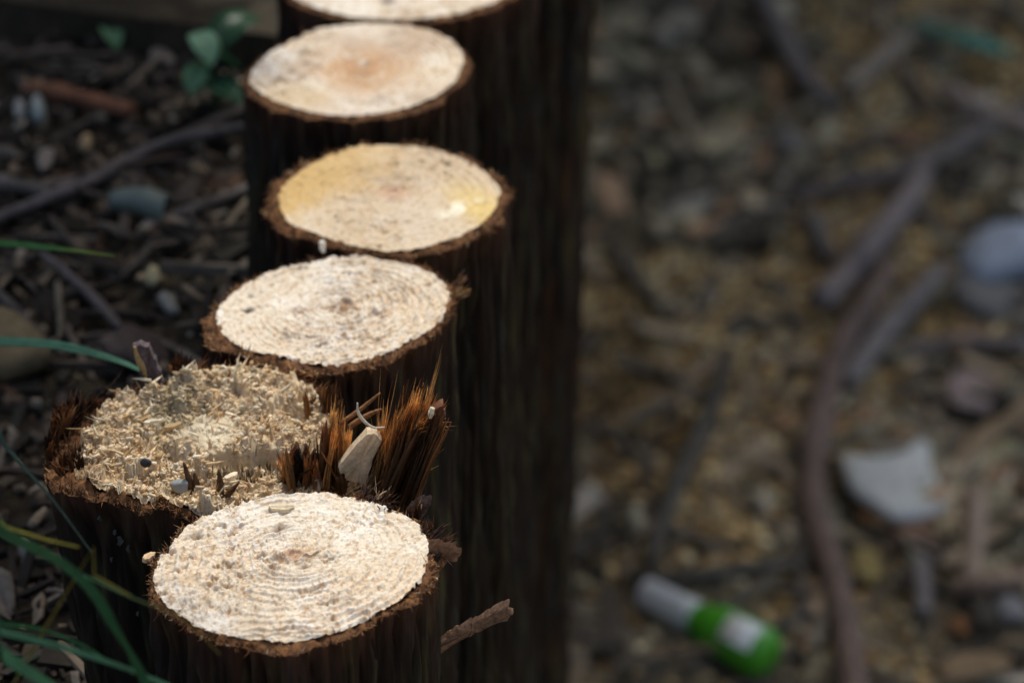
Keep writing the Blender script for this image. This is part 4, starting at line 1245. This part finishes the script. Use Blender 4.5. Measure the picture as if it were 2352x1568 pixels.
# ------------------------------------------------------------------ litter that nobody could count
def scatter(n, x0, x1, y0, y1, smin, smax, power, elong, cols, w, thick, name, tiltmax=0.6, lift=0.3, keepfn=None, jit=0.3):
    px_, py_ = rng.uniform(x0, x1, n), rng.uniform(y0, y1, n)
    if keepfn is not None:
        k = keepfn(px_, py_)
        px_, py_ = px_[k], py_[k]
        n = len(px_)
    s = smin + (smax - smin) * rng.uniform(0, 1, n) ** power
    z = ground_z(px_, py_) + s * lift * rng.uniform(0, 0.6, n) + 0.001
    C = palette(n, cols, w, jit)
    V, F, C = flakes(np.stack([px_, py_, z], 1), s, rng.uniform(0, 6.28, n), np.abs(rng.normal(0, tiltmax, n)), s * rng.uniform(thick[0], thick[1], n), rng.uniform(elong[0], elong[1], n), C)
    return V, F, C


def saw_mask(x, y):
    return fbm(P3(x * 8, y * 5, 7), 3, 77) + 0.26 * np.exp(-(((x - 0.10) / 0.085) ** 2 + ((y - 2.42) / 0.26) ** 2))


CH = [[0.27, 0.24, 0.165], [0.39, 0.34, 0.225], [0.54, 0.44, 0.30], [0.08, 0.066, 0.048], [0.46, 0.28, 0.16], [0.62, 0.56, 0.46], [0.40, 0.36, 0.22]]
bag = Bag()
bag.add(*scatter(9000, -0.06, 0.62, 1.5, 3.9, 0.006, 0.036, 1.8, (1.3, 4.0), CH, [3, 4, 3, 3, 1.6, 1.0, 1.2], (0.1, 0.3), 'l', 0.5, keepfn=lambda x, y: (saw_mask(x, y) + rng.normal(0, 0.08, len(x)) < 0.60) & (fbm(P3(x * 16, y * 9, 2), 2, 66) + rng.normal(0, 0.06, len(x)) > 0.42)))
bag.add(*scatter(2200, -0.06, 0.62, 1.9, 3.7, 0.02, 0.06, 1.5, (5, 11), [[0.20, 0.17, 0.13], [0.11, 0.095, 0.075], [0.32, 0.25, 0.17]], [3, 3, 2], (0.05, 0.12), 'l', 0.25))
lit = bag.build('wood_litter', M_LITTER, None, False)
lit['kind'] = 'stuff'
lit['label'] = 'brown wood chips, bark scraps and leaf bits covering the lower ground'
bag = Bag()
bag.add(*scatter(32000, -0.06, 0.45, 1.9, 3.4, 0.003, 0.010, 1.8, (1.2, 3.0), [[0.55, 0.38, 0.17], [0.66, 0.50, 0.26], [0.42, 0.26, 0.10], [0.70, 0.60, 0.38], [0.18, 0.12, 0.055]], [4, 3, 3, 1.5, 1.5], (0.25, 0.6), 's', 0.6, keepfn=lambda x, y: saw_mask(x, y) + rng.normal(0, 0.06, len(x)) > 0.52))
sd = bag.build('sawdust', M_LITTER, None, False)
sd['kind'] = 'stuff'
sd['label'] = 'tan sawdust and fine chips heaped on the lower ground'
bag = Bag()
CL = [[0.012, 0.010, 0.007], [0.022, 0.018, 0.014], [0.042, 0.033, 0.026], [0.085, 0.066, 0.052], [0.075, 0.040, 0.023], [0.24, 0.20, 0.15]]
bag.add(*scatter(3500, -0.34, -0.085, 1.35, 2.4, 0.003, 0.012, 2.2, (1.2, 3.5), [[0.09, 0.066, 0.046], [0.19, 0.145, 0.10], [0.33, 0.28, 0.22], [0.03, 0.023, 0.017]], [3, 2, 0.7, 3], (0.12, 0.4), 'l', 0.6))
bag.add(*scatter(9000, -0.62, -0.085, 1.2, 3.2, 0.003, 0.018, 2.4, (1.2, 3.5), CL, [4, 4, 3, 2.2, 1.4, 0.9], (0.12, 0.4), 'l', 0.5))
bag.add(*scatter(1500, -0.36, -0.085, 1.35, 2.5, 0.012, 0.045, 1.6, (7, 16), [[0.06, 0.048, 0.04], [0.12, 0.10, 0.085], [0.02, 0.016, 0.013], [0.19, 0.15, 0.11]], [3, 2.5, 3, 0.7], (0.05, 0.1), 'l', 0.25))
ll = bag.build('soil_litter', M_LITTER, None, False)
ll['kind'] = 'stuff'
ll['label'] = 'dark soil crumbs, chips and twig bits on the upper ground'

# ------------------------------------------------------------------ left-hand ground
G_L = 'twigs on the dark soil left of the posts'
branch([(-60, 520), (0, 498), (110, 455), (230, 405), (300, 365), (380, 328), (470, 308), (560, 292)], [0.0026, 0.0028, 0.003, 0.003, 0.0027, 0.0027, 0.0026, 0.002], [0.155, 0.135, 0.135], 'long bent grey twig running from the left edge up to the second post', 'fallen_twig', False, [0.008] * 8, G_L, 70, 43)
branch([(-60, 405), (0, 418), (70, 432), (130, 448)], [0.0035, 0.0035, 0.003, 0.002], [0.16, 0.14, 0.13], 'short grey twig at the left edge meeting the long bent one', 'fallen_twig', False, [0.007] * 4, G_L, 30, 45)
branch([(385, 505), (450, 480), (520, 455), (578, 432)], [0.003, 0.0033, 0.003, 0.0025], [0.15, 0.13, 0.125], 'straight grey twig right of the curled pale leaf', 'fallen_twig', False, [0.006] * 4, G_L, 30, 47)
branch([(60, 205), (130, 213), (220, 236), (305, 256)], [0.0035, 0.0042, 0.0042, 0.0035], [0.24, 0.105, 0.06], 'straight reddish brown stick in the upper left soil', 'fallen_twig', False, [0.007] * 4, G_L, 30, 49, 0.2)
branch([(95, 580), (150, 625), (220, 690), (275, 750)], [0.0016, 0.002, 0.0022, 0.0018], [0.145, 0.125, 0.125], 'thin grey twig slanting down right below the upper grass blade', 'fallen_twig', False, [0.012, 0.01, 0.008, 0.006], G_L, 30, 51)
branch([(-30, 650), (30, 705), (75, 755), (112, 795)], [0.002, 0.002, 0.002, 0.0016], [0.10, 0.088, 0.085], 'dark thin twig running down from the left edge', 'fallen_twig', False, [0.01, 0.009, 0.008, 0.006], G_L, 30, 53)
branch([(132, 650), (137, 710), (140, 775)], [0.0014, 0.0017, 0.0014], [0.19, 0.165, 0.125], 'short pale straw standing nearly upright in the image at left', 'fallen_twig', False, [0.012, 0.009, 0.006], G_L, 20, 55)
branch([(275, 640), (320, 600), (350, 560)], [0.0018, 0.002, 0.0014], [0.05, 0.045, 0.04], 'short dark twig above the bark sliver of the broken post', 'fallen_twig', False, [0.008] * 3, G_L, 20, 57)
branch([(72, 1205), (82, 1196), (92, 1184), (105, 1168)], [0.0016, 0.002, 0.002, 0.0012], [0.30, 0.25, 0.18], 'small pale splinter beside the left bark of the broken post', 'fallen_twig', False, [0.03] * 4, None, 14, 59)
ground_slab([(-40, 720), (30, 745), (80, 790), (122, 822), (75, 852), (-40, 872)], 0.012, [0.15, 0.115, 0.065], 'wood_offcut', 'tan wood offcut at the left edge behind the middle grass blade', 'wood offcut', False, 0.008, 31, M_LITTER)
ground_slab([(70, 262), (76, 246), (98, 245), (108, 262), (98, 278), (78, 276)], 0.008, [0.36, 0.39, 0.37], 'pebble', 'bright whitish pebble below the reddish brown stick', 'pebble', False, 0.005, 32, None, 0, 0.7)
ground_slab([(30, 265), (38, 252), (56, 254), (62, 268), (48, 280), (34, 278)], 0.006, [0.30, 0.30, 0.29], 'pebble', 'duller grey pebble left of the bright whitish one', 'pebble', False, 0.004, 33, None, 0, 0.7)
ground_slab([(180, 338), (190, 318), (208, 318), (214, 336), (200, 350)], 0.004, [0.34, 0.24, 0.14], 'wood_chip', 'small tan chip above the long bent grey twig', 'wood chip', False, 0.005, 34, M_LITTER)
ground_slab([(82, 372), (92, 345), (112, 340), (124, 365), (116, 392), (95, 400)], 0.003, [0.20, 0.17, 0.15], 'dry_leaf', 'small curled grey leaf above the left end of the bent twig', 'leaf', False, 0.006, 35, M_LITTER)
ground_slab([(285, 80), (320, 66), (365, 74), (372, 92), (330, 104), (290, 98)], 0.004, [0.24, 0.195, 0.13], 'dry_leaf', 'tan dry leaf between the two green plants in the upper left', 'leaf', False, 0.006, 36, M_LITTER)
ground_slab([(340, 132), (360, 115), (398, 120), (402, 142), (375, 152)], 0.004, [0.20, 0.165, 0.14], 'dry_leaf', 'greyish dry leaf left of the bright green seedling', 'leaf', False, 0.005, 37, M_LITTER)
ground_slab([(330, 640), (345, 618), (362, 625), (370, 655), (352, 668), (338, 660)], 0.004, [0.27, 0.24, 0.15], 'wood_chip', 'pale olive chip on the dark soil left of the white faced post', 'wood chip', False, 0.006, 38, M_LITTER)
ground_slab([(362, 695), (380, 682), (405, 688), (412, 706), (385, 714)], 0.004, [0.20, 0.20, 0.19], 'pebble', 'flat grey pebble just left of the white faced post', 'pebble', False, 0.005, 39)
ground_slab([(225, 825), (290, 758), (360, 752), (392, 780), (388, 830), (330, 860), (260, 860)], 0.008, [0.060, 0.045, 0.042], 'bark_chip', 'broad reddish grey bark chip behind the leaning bark sliver', 'bark chip', False, 0.004, 40, M_LITTER)
ground_slab([(-10, 1360), (0, 1330), (30, 1345), (36, 1378), (20, 1400)], 0.006, [0.12, 0.11, 0.10], 'wood_chip', 'grey chip at the left edge between the lower grass blades', 'wood chip', False, 0.005, 41, M_LITTER)
ground_slab([(45, 1268), (50, 1256), (70, 1258), (76, 1272), (62, 1282), (48, 1280)], 0.006, [0.24, 0.22, 0.19], 'pebble', 'small round pale pebble under the wide lower grass blade', 'pebble', False, 0.004, 42, None, 0, 0.7)

# curled pale leaf (half tube)
pa, pb = on_ground(256, 460, 0.010, False), on_ground(384, 480, 0.010, False)
t = np.linspace(0, 1, 24)
an = np.linspace(-0.5, 3.4, 22)
V, C = [], []
for u in t:
    c_ = pa + (pb - pa) * u + np.array([0, 0, 0.002 * math.sin(u * 3)])
    r = 0.0072 * (0.85 + 0.15 * math.sin(u * 3.1)) * (0.75 + 0.25 * u)
    d = norm((pb - pa)[None])[0]
    s_ = norm(np.cross(d, [0, 0, 1.0])[None])[0]
    V.append(c_ + s_[None] * (np.cos(an) * r)[:, None] + np.array([0, 0, 1])[None] * (np.sin(an) * r)[:, None])
    C.append(np.array([0.20, 0.25, 0.23])[None] * np.ones((22, 1)) * (0.8 + 0.3 * u))
V = np.concatenate(V)
V2 = V.copy()
for k in range(24):
    c_ = V[k * 22:(k + 1) * 22].mean(0)
    V2[k * 22:(k + 1) * 22] = c_ + (V[k * 22:(k + 1) * 22] - c_) * 0.93
i, j = np.meshgrid(np.arange(23), np.arange(21), indexing='ij')
F1 = np.stack([i * 22 + j, (i + 1) * 22 + j, (i + 1) * 22 + j + 1, i * 22 + j + 1], -1).reshape(-1, 4)
F = np.concatenate([F1, F1[:, ::-1] + len(V)]).tolist()
nV = len(V)
for k in range(23):
    for e in (0, 21):
        F.append([k * 22 + e, (k + 1) * 22 + e, nV + (k + 1) * 22 + e, nV + k * 22 + e])
for k in range(21):
    for e in (0, 23):
        F.append([e * 22 + k, e * 22 + k + 1, nV + e * 22 + k + 1, nV + e * 22 + k])
o = mk('curled_leaf', np.concatenate([V, V2]), F, M_LEAF, np.concatenate(C + C))
tag(recentre(o), 'pale grey green leaf curled into a tube beside the long bent twig', 'leaf')

# old board lying across the far left
b0, b1 = on_ground(-60, -8, 0.012, False), on_ground(700, 92, 0.012, False)
d = norm((b1 - b0)[None])[0]
s_ = norm(np.cross([0, 0, 1.0], d)[None])[0]
n1_, n2_ = 60, 20
prof = []
for a in np.linspace(-1, 1, 8):
    prof.append((a * 0.028, 0.014))
for a in np.linspace(1, -1, 8):
    prof.append((a * 0.028, -0.012))
prof = np.array(prof)
V, C = [], []
for k in range(n1_):
    c_ = b0 + (b1 - b0) * k / (n1_ - 1)
    V.append(c_ + s_[None] * prof[:, :1] + np.array([0, 0, 1.0])[None] * prof[:, 1:])
V = np.concatenate(V)
nn = fbm(V * np.array([30, 160, 160]), 3, 8)
V = V + np.array([0, 0, 1]) * ((nn - 0.5) * 0.004)[:, None]
C = mix([0.02, 0.015, 0.010], [0.055, 0.042, 0.026], np.clip(nn * 2 - 0.5, 0, 1))
m = len(prof)
i, j = np.meshgrid(np.arange(n1_ - 1), np.arange(m), indexing='ij')
j2 = (j + 1) % m
F = np.stack([i * m + j, i * m + j2, (i + 1) * m + j2, (i + 1) * m + j], -1).reshape(-1, 4).tolist()
F.append(list(range(m)))
F.append([(n1_ - 1) * m + k for k in range(m)][::-1])
tag(recentre(mk('old_board', V, F, M_LITTER, C, None, False)), 'old dark brown board lying across the soil at the top left', 'board')


# seedlings
def leaf_mesh(c, d, up, length, width, col, name, parent, fold=0.2):
    d = norm(np.array([d], float))[0]
    P = [c + d * length * u + np.array(up) * (0.25 * length * math.sin(u * 2.6)) for u in np.linspace(0, 1, 5)]
    return blade(P, [0.001, width * 0.85, width, width * 0.75, 0.0008], col, col, name, M_LEAF, parent, fold=fold, n=16, thick=0.0003)


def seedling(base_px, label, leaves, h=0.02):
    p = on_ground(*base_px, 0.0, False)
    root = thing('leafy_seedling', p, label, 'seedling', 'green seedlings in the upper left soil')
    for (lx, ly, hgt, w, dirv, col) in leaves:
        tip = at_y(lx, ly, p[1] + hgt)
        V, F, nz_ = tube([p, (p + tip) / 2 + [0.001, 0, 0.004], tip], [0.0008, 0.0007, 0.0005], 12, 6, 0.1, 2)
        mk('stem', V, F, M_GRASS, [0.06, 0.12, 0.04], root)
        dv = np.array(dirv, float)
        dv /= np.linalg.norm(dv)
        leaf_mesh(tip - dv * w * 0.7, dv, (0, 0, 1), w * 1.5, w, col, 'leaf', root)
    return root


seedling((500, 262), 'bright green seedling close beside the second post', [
    (464, 118, 0.004, 0.0145, (0.40, -0.65, -0.6), [0.30, 0.54, 0.34]),  # leaf paled in colour to stand for a fleck of sun
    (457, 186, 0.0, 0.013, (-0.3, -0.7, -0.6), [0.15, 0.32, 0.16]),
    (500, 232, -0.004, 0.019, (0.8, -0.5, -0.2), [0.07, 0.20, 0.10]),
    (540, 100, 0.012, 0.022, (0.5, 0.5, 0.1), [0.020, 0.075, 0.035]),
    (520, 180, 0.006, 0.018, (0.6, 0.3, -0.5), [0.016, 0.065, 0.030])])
seedling((258, 128), 'single small green leaf seedling further left of the posts', [
    (255, 90, 0.0, 0.011, (0.35, -0.7, -0.45), [0.16, 0.34, 0.17]),
    (5, 118, 0.0, 0.012, (-0.8, -0.3, 0.2), [0.05, 0.15, 0.07])][:1])


# grass
def grass(label, root_pt, blades, group='grass tufts leaning in from the left', dy=0.0, wid=1.0):
    root = thing('grass_tuft', root_pt, label, 'grass', group)
    for pts, w, c0, c1, tip, lab in blades:
        w = [q_ * wid for q_ in w]
        P = [np.array(root_pt) + [0, 0, 0.0]] + [at_y(a, b_, yy - dy) for a, b_, yy in pts]
        k = len(w)
        o = blade(P, w, c0, c1, 'blade', M_GRASS, root, fold=0.22, n=60, thick=0.00025, tipcol=tip, tipfrac=0.9)
        if lab:
            o['label'] = lab
    return root


DG, MG, LG = [0.018, 0.085, 0.028], [0.03, 0.13, 0.05], [0.08, 0.22, 0.11]
YT = [0.30, 0.27, 0.05]
rt1 = np.array([-0.27, 1.62, gz(-0.27, 1.62)])
grass('grass tuft with two single blades reaching over the soil at the left edge', rt1, [
    ([(-120, 570, 1.64), (0, 564, 1.63), (130, 574, 1.62), (200, 581, 1.615), (262, 588, 1.61)], [0.003, 0.0045, 0.0048, 0.0042, 0.003, 0.0006], [0.05, 0.15, 0.06], [0.05, 0.16, 0.05], [0.16, 0.22, 0.05], None),
    ([(-120, 800, 1.60), (0, 792, 1.585), (110, 796, 1.575), (200, 812, 1.57), (280, 834, 1.565), (345, 862, 1.56)], [0.003, 0.0055, 0.006, 0.006, 0.005, 0.004, 0.0008], [0.10, 0.24, 0.16], [0.09, 0.22, 0.15], None, None)], wid=1.5)
rt2 = np.array([-0.24, 1.24, gz(-0.24, 1.24)])
grass('dark green grass tuft hanging before the broken and nearest posts', rt2, [
    ([(-120, 1185, 1.31), (0, 1208, 1.31), (60, 1226, 1.305), (120, 1243, 1.30), (182, 1256, 1.30)], [0.003, 0.005, 0.0052, 0.0045, 0.003, 0.0006], DG, [0.05, 0.13, 0.05], YT, 'short blade with yellow tip'),
    ([(-120, 1175, 1.29), (0, 1228, 1.285), (132, 1292, 1.28), (211, 1362, 1.275), (264, 1450, 1.27), (300, 1510, 1.27), (345, 1590, 1.265)], [0.004, 0.0085, 0.0095, 0.0085, 0.0065, 0.005, 0.004, 0.003], DG, [0.022, 0.08, 0.03], None, 'broad dark blade bending down'),
    ([(-100, 1195, 1.30), (0, 1232, 1.295), (110, 1284, 1.29), (230, 1338, 1.285), (310, 1375, 1.28), (400, 1408, 1.28), (445, 1440, 1.28), (505, 1502, 1.28)], [0.003, 0.005, 0.0055, 0.005, 0.0042, 0.003, 0.0012, 0.0007, 0.0004], MG, LG, [0.17, 0.12, 0.035], 'blade with long brown drying tip'),
    ([(185, 1306, 1.2835), (210, 1318, 1.2825), (250, 1340, 1.281), (300, 1368, 1.278)], [0.0004, 0.0008, 0.003, 0.0026, 0.0006], [0.10, 0.10, 0.03], [0.20, 0.17, 0.035], None, 'torn yellow strip'),
    ([(-100, 1415, 1.30), (0, 1432, 1.30), (100, 1447, 1.295), (190, 1482, 1.29), (240, 1512, 1.29)], [0.002, 0.0028, 0.003, 0.0026, 0.002, 0.0006], DG, MG, None, None),
    ([(-100, 1430, 1.28), (0, 1453, 1.28), (132, 1486, 1.275), (231, 1516, 1.27), (330, 1552, 1.27), (420, 1590, 1.265)], [0.0025, 0.004, 0.0045, 0.0045, 0.004, 0.003, 0.0015], [0.06, 0.17, 0.10], [0.07, 0.19, 0.11], None, None),
    ([(-110, 1440, 1.25), (0, 1506, 1.25), (60, 1545, 1.245), (150, 1605, 1.24)], [0.003, 0.0065, 0.007, 0.006, 0.004], MG, [0.05, 0.16, 0.08], None, None),
    ([(-80, 940, 1.40), (0, 1012, 1.39), (60, 1080, 1.385), (130, 1160, 1.38), (210, 1268, 1.375)], [0.0012, 0.002, 0.0022, 0.0022, 0.0018, 0.0006], [0.045, 0.09, 0.07], [0.05, 0.08, 0.065], None, 'thin dull blade'),
    ([(-80, 1512, 1.27), (0, 1512, 1.27), (50, 1509, 1.27), (90, 1506, 1.27)], [0.0005, 0.0008, 0.0007, 0.0005, 0.0003], LG, LG, None, None)], dy=0.06, wid=1.08)


# ------------------------------------------------------------------ shade: unseen foliage added outside the frame to block the sun
def leafy(name, label, cat, sampler, n, leaf, base, stems):
    root = thing(name, base, label, cat)
    P = sampler(n)
    n = len(P)
    D = norm(rng.normal(0, 1, (n, 3)) + np.array([0, 0, -0.3]))
    A, B = frame(D)
    L = leaf * rng.uniform(0.7, 1.3, n)[:, None]
    W = L * 0.5
    v0 = P
    v1 = P + D * L * 0.45 + A * W * 0.5
    v2 = P + D * L
    v3 = P + D * L * 0.45 - A * W * 0.5
    v4 = P + D * L * 0.5 - B * W * 0.2
    V = np.stack([v0, v1, v2, v3, v4], 1).reshape(-1, 3)
    q = np.array([[0, 1, 4], [1, 2, 4], [2, 3, 4], [3, 0, 4]])
    F = (np.arange(n)[:, None, None] * 5 + q[None]).reshape(-1, 3)
    C = np.repeat(palette(n, [[0.03, 0.075, 0.02], [0.05, 0.11, 0.03], [0.08, 0.13, 0.04]], [3, 3, 1]), 5, 0)
    mk('foliage', V, F, M_LEAF, C, root)
    for s in stems:
        V, F, nz_ = tube(s, [0.03, 0.022, 0.01], 20, 8, 0.15, 3)
        mk('stem', V, F, M_TWIG, [0.08, 0.06, 0.045], root)
    return root


def hedge_s(n):  # added bush fills the volume that blocks sun from the lower ground
    return np.stack([rng.uniform(-0.5, 1.15, n), rng.uniform(3.6, 4.0, n), rng.uniform(-0.45, 2.65, n)], 1)


SUN = norm(np.array([[0.06, 0.45, 0.89]]))[0]


def shrub_s(n):  # added shrub, cut to shade the soil yet leave post tops lit
    x = rng.uniform(-1.2, 0.3, n)
    y = rng.uniform(2.5, 3.1, n)
    z = rng.uniform(-0.05, 3.7, n)
    # keep clear the wedge of light that reaches the tops of the posts
    s = z / SUN[2]
    gx_ = x - SUN[0] * s
    gy_ = y - SUN[1] * s
    edge = np.where(gy_ < 1.31, -0.10, np.where(gy_ < 1.52, -0.205, np.where(gy_ < 1.63, -0.145, -0.125)))
    k = gx_ < edge - 0.03
    return np.stack([x, y, z], 1)[k]


leafy('shade_bush', 'unseen green bush added to shade the lower ground', 'bush', hedge_s, 5000, 0.15, (0.5, 3.8, gz(0.5, 3.8)), [[(x_, 3.8, -0.5), (x_ + 0.1, 3.75, 0.8), (x_ - 0.05, 3.8, 2.2)] for x_ in np.linspace(-0.4, 1.0, 4)])
leafy('shade_shrub', 'unseen leafy shrub added to shade the upper ground', 'shrub', shrub_s, 15000, 0.08, (-0.65, 2.8, gz(-0.65, 2.8)), [[(-0.65 + 0.1 * k, 2.8, -0.2), (-0.65 + 0.13 * k, 2.78, 1.0), (-0.65 + 0.16 * k, 2.82, 2.9)] for k in (-2, -1, 0, 1)])

# ------------------------------------------------------------------ light
el = math.asin(SUN[2])
az = math.atan2(SUN[0], SUN[1])
w = bpy.data.worlds.new('World')
scene.world = w
w.use_nodes = True
nt = w.node_tree
bg = nt.nodes['Background']
sky = nt.nodes.new('ShaderNodeTexSky')
sky.sky_type = 'NISHITA'
sky.sun_disc = False
sky.sun_elevation = el
sky.sun_rotation = az
sky.dust_density = 4.0
sky.air_density = 0.8
sky.ozone_density = 0.5
nt.links.new(sky.outputs['Color'], bg.inputs['Color'])
bg.inputs['Strength'].default_value = 0.15
from mathutils import Vector
ld = bpy.data.lights.new('Sun', 'SUN')
ld.energy = 2.3
ld.angle = math.radians(0.6)
ld.color = (1.0, 0.985, 0.965)
lo = bpy.data.objects.new('Sun', ld)
lo.rotation_euler = Vector(SUN).to_track_quat('Z', 'Y').to_euler()
lo.location = (0.3, 3, 5)
COL.objects.link(lo)

cd = bpy.data.cameras.new('Camera')
cd.sensor_width = 36
cd.lens = 18 / math.tan(HFOV / 2)
cd.clip_start = 0.05
cd.clip_end = 200
cd.dof.use_dof = True
cd.dof.focus_distance = 1.635
cd.dof.aperture_fstop = 10.0
cd.dof.aperture_blades = 0
co = bpy.data.objects.new('Camera', cd)
co.location = CAM
co.rotation_euler = (math.pi / 2 - PITCH, 0, 0)
COL.objects.link(co)
scene.camera = co

scene.cycles.use_denoising = True
scene.cycles.max_bounces = 6
vs = scene.view_settings
vs.view_transform = 'Standard'
vs.look = 'None'
vs.gamma = 1
vs.exposure = 0.22
vs.use_curve_mapping = False
vs.use_white_balance = True
vs.white_balance_temperature = 6850
vs.white_balance_tint = 4.0
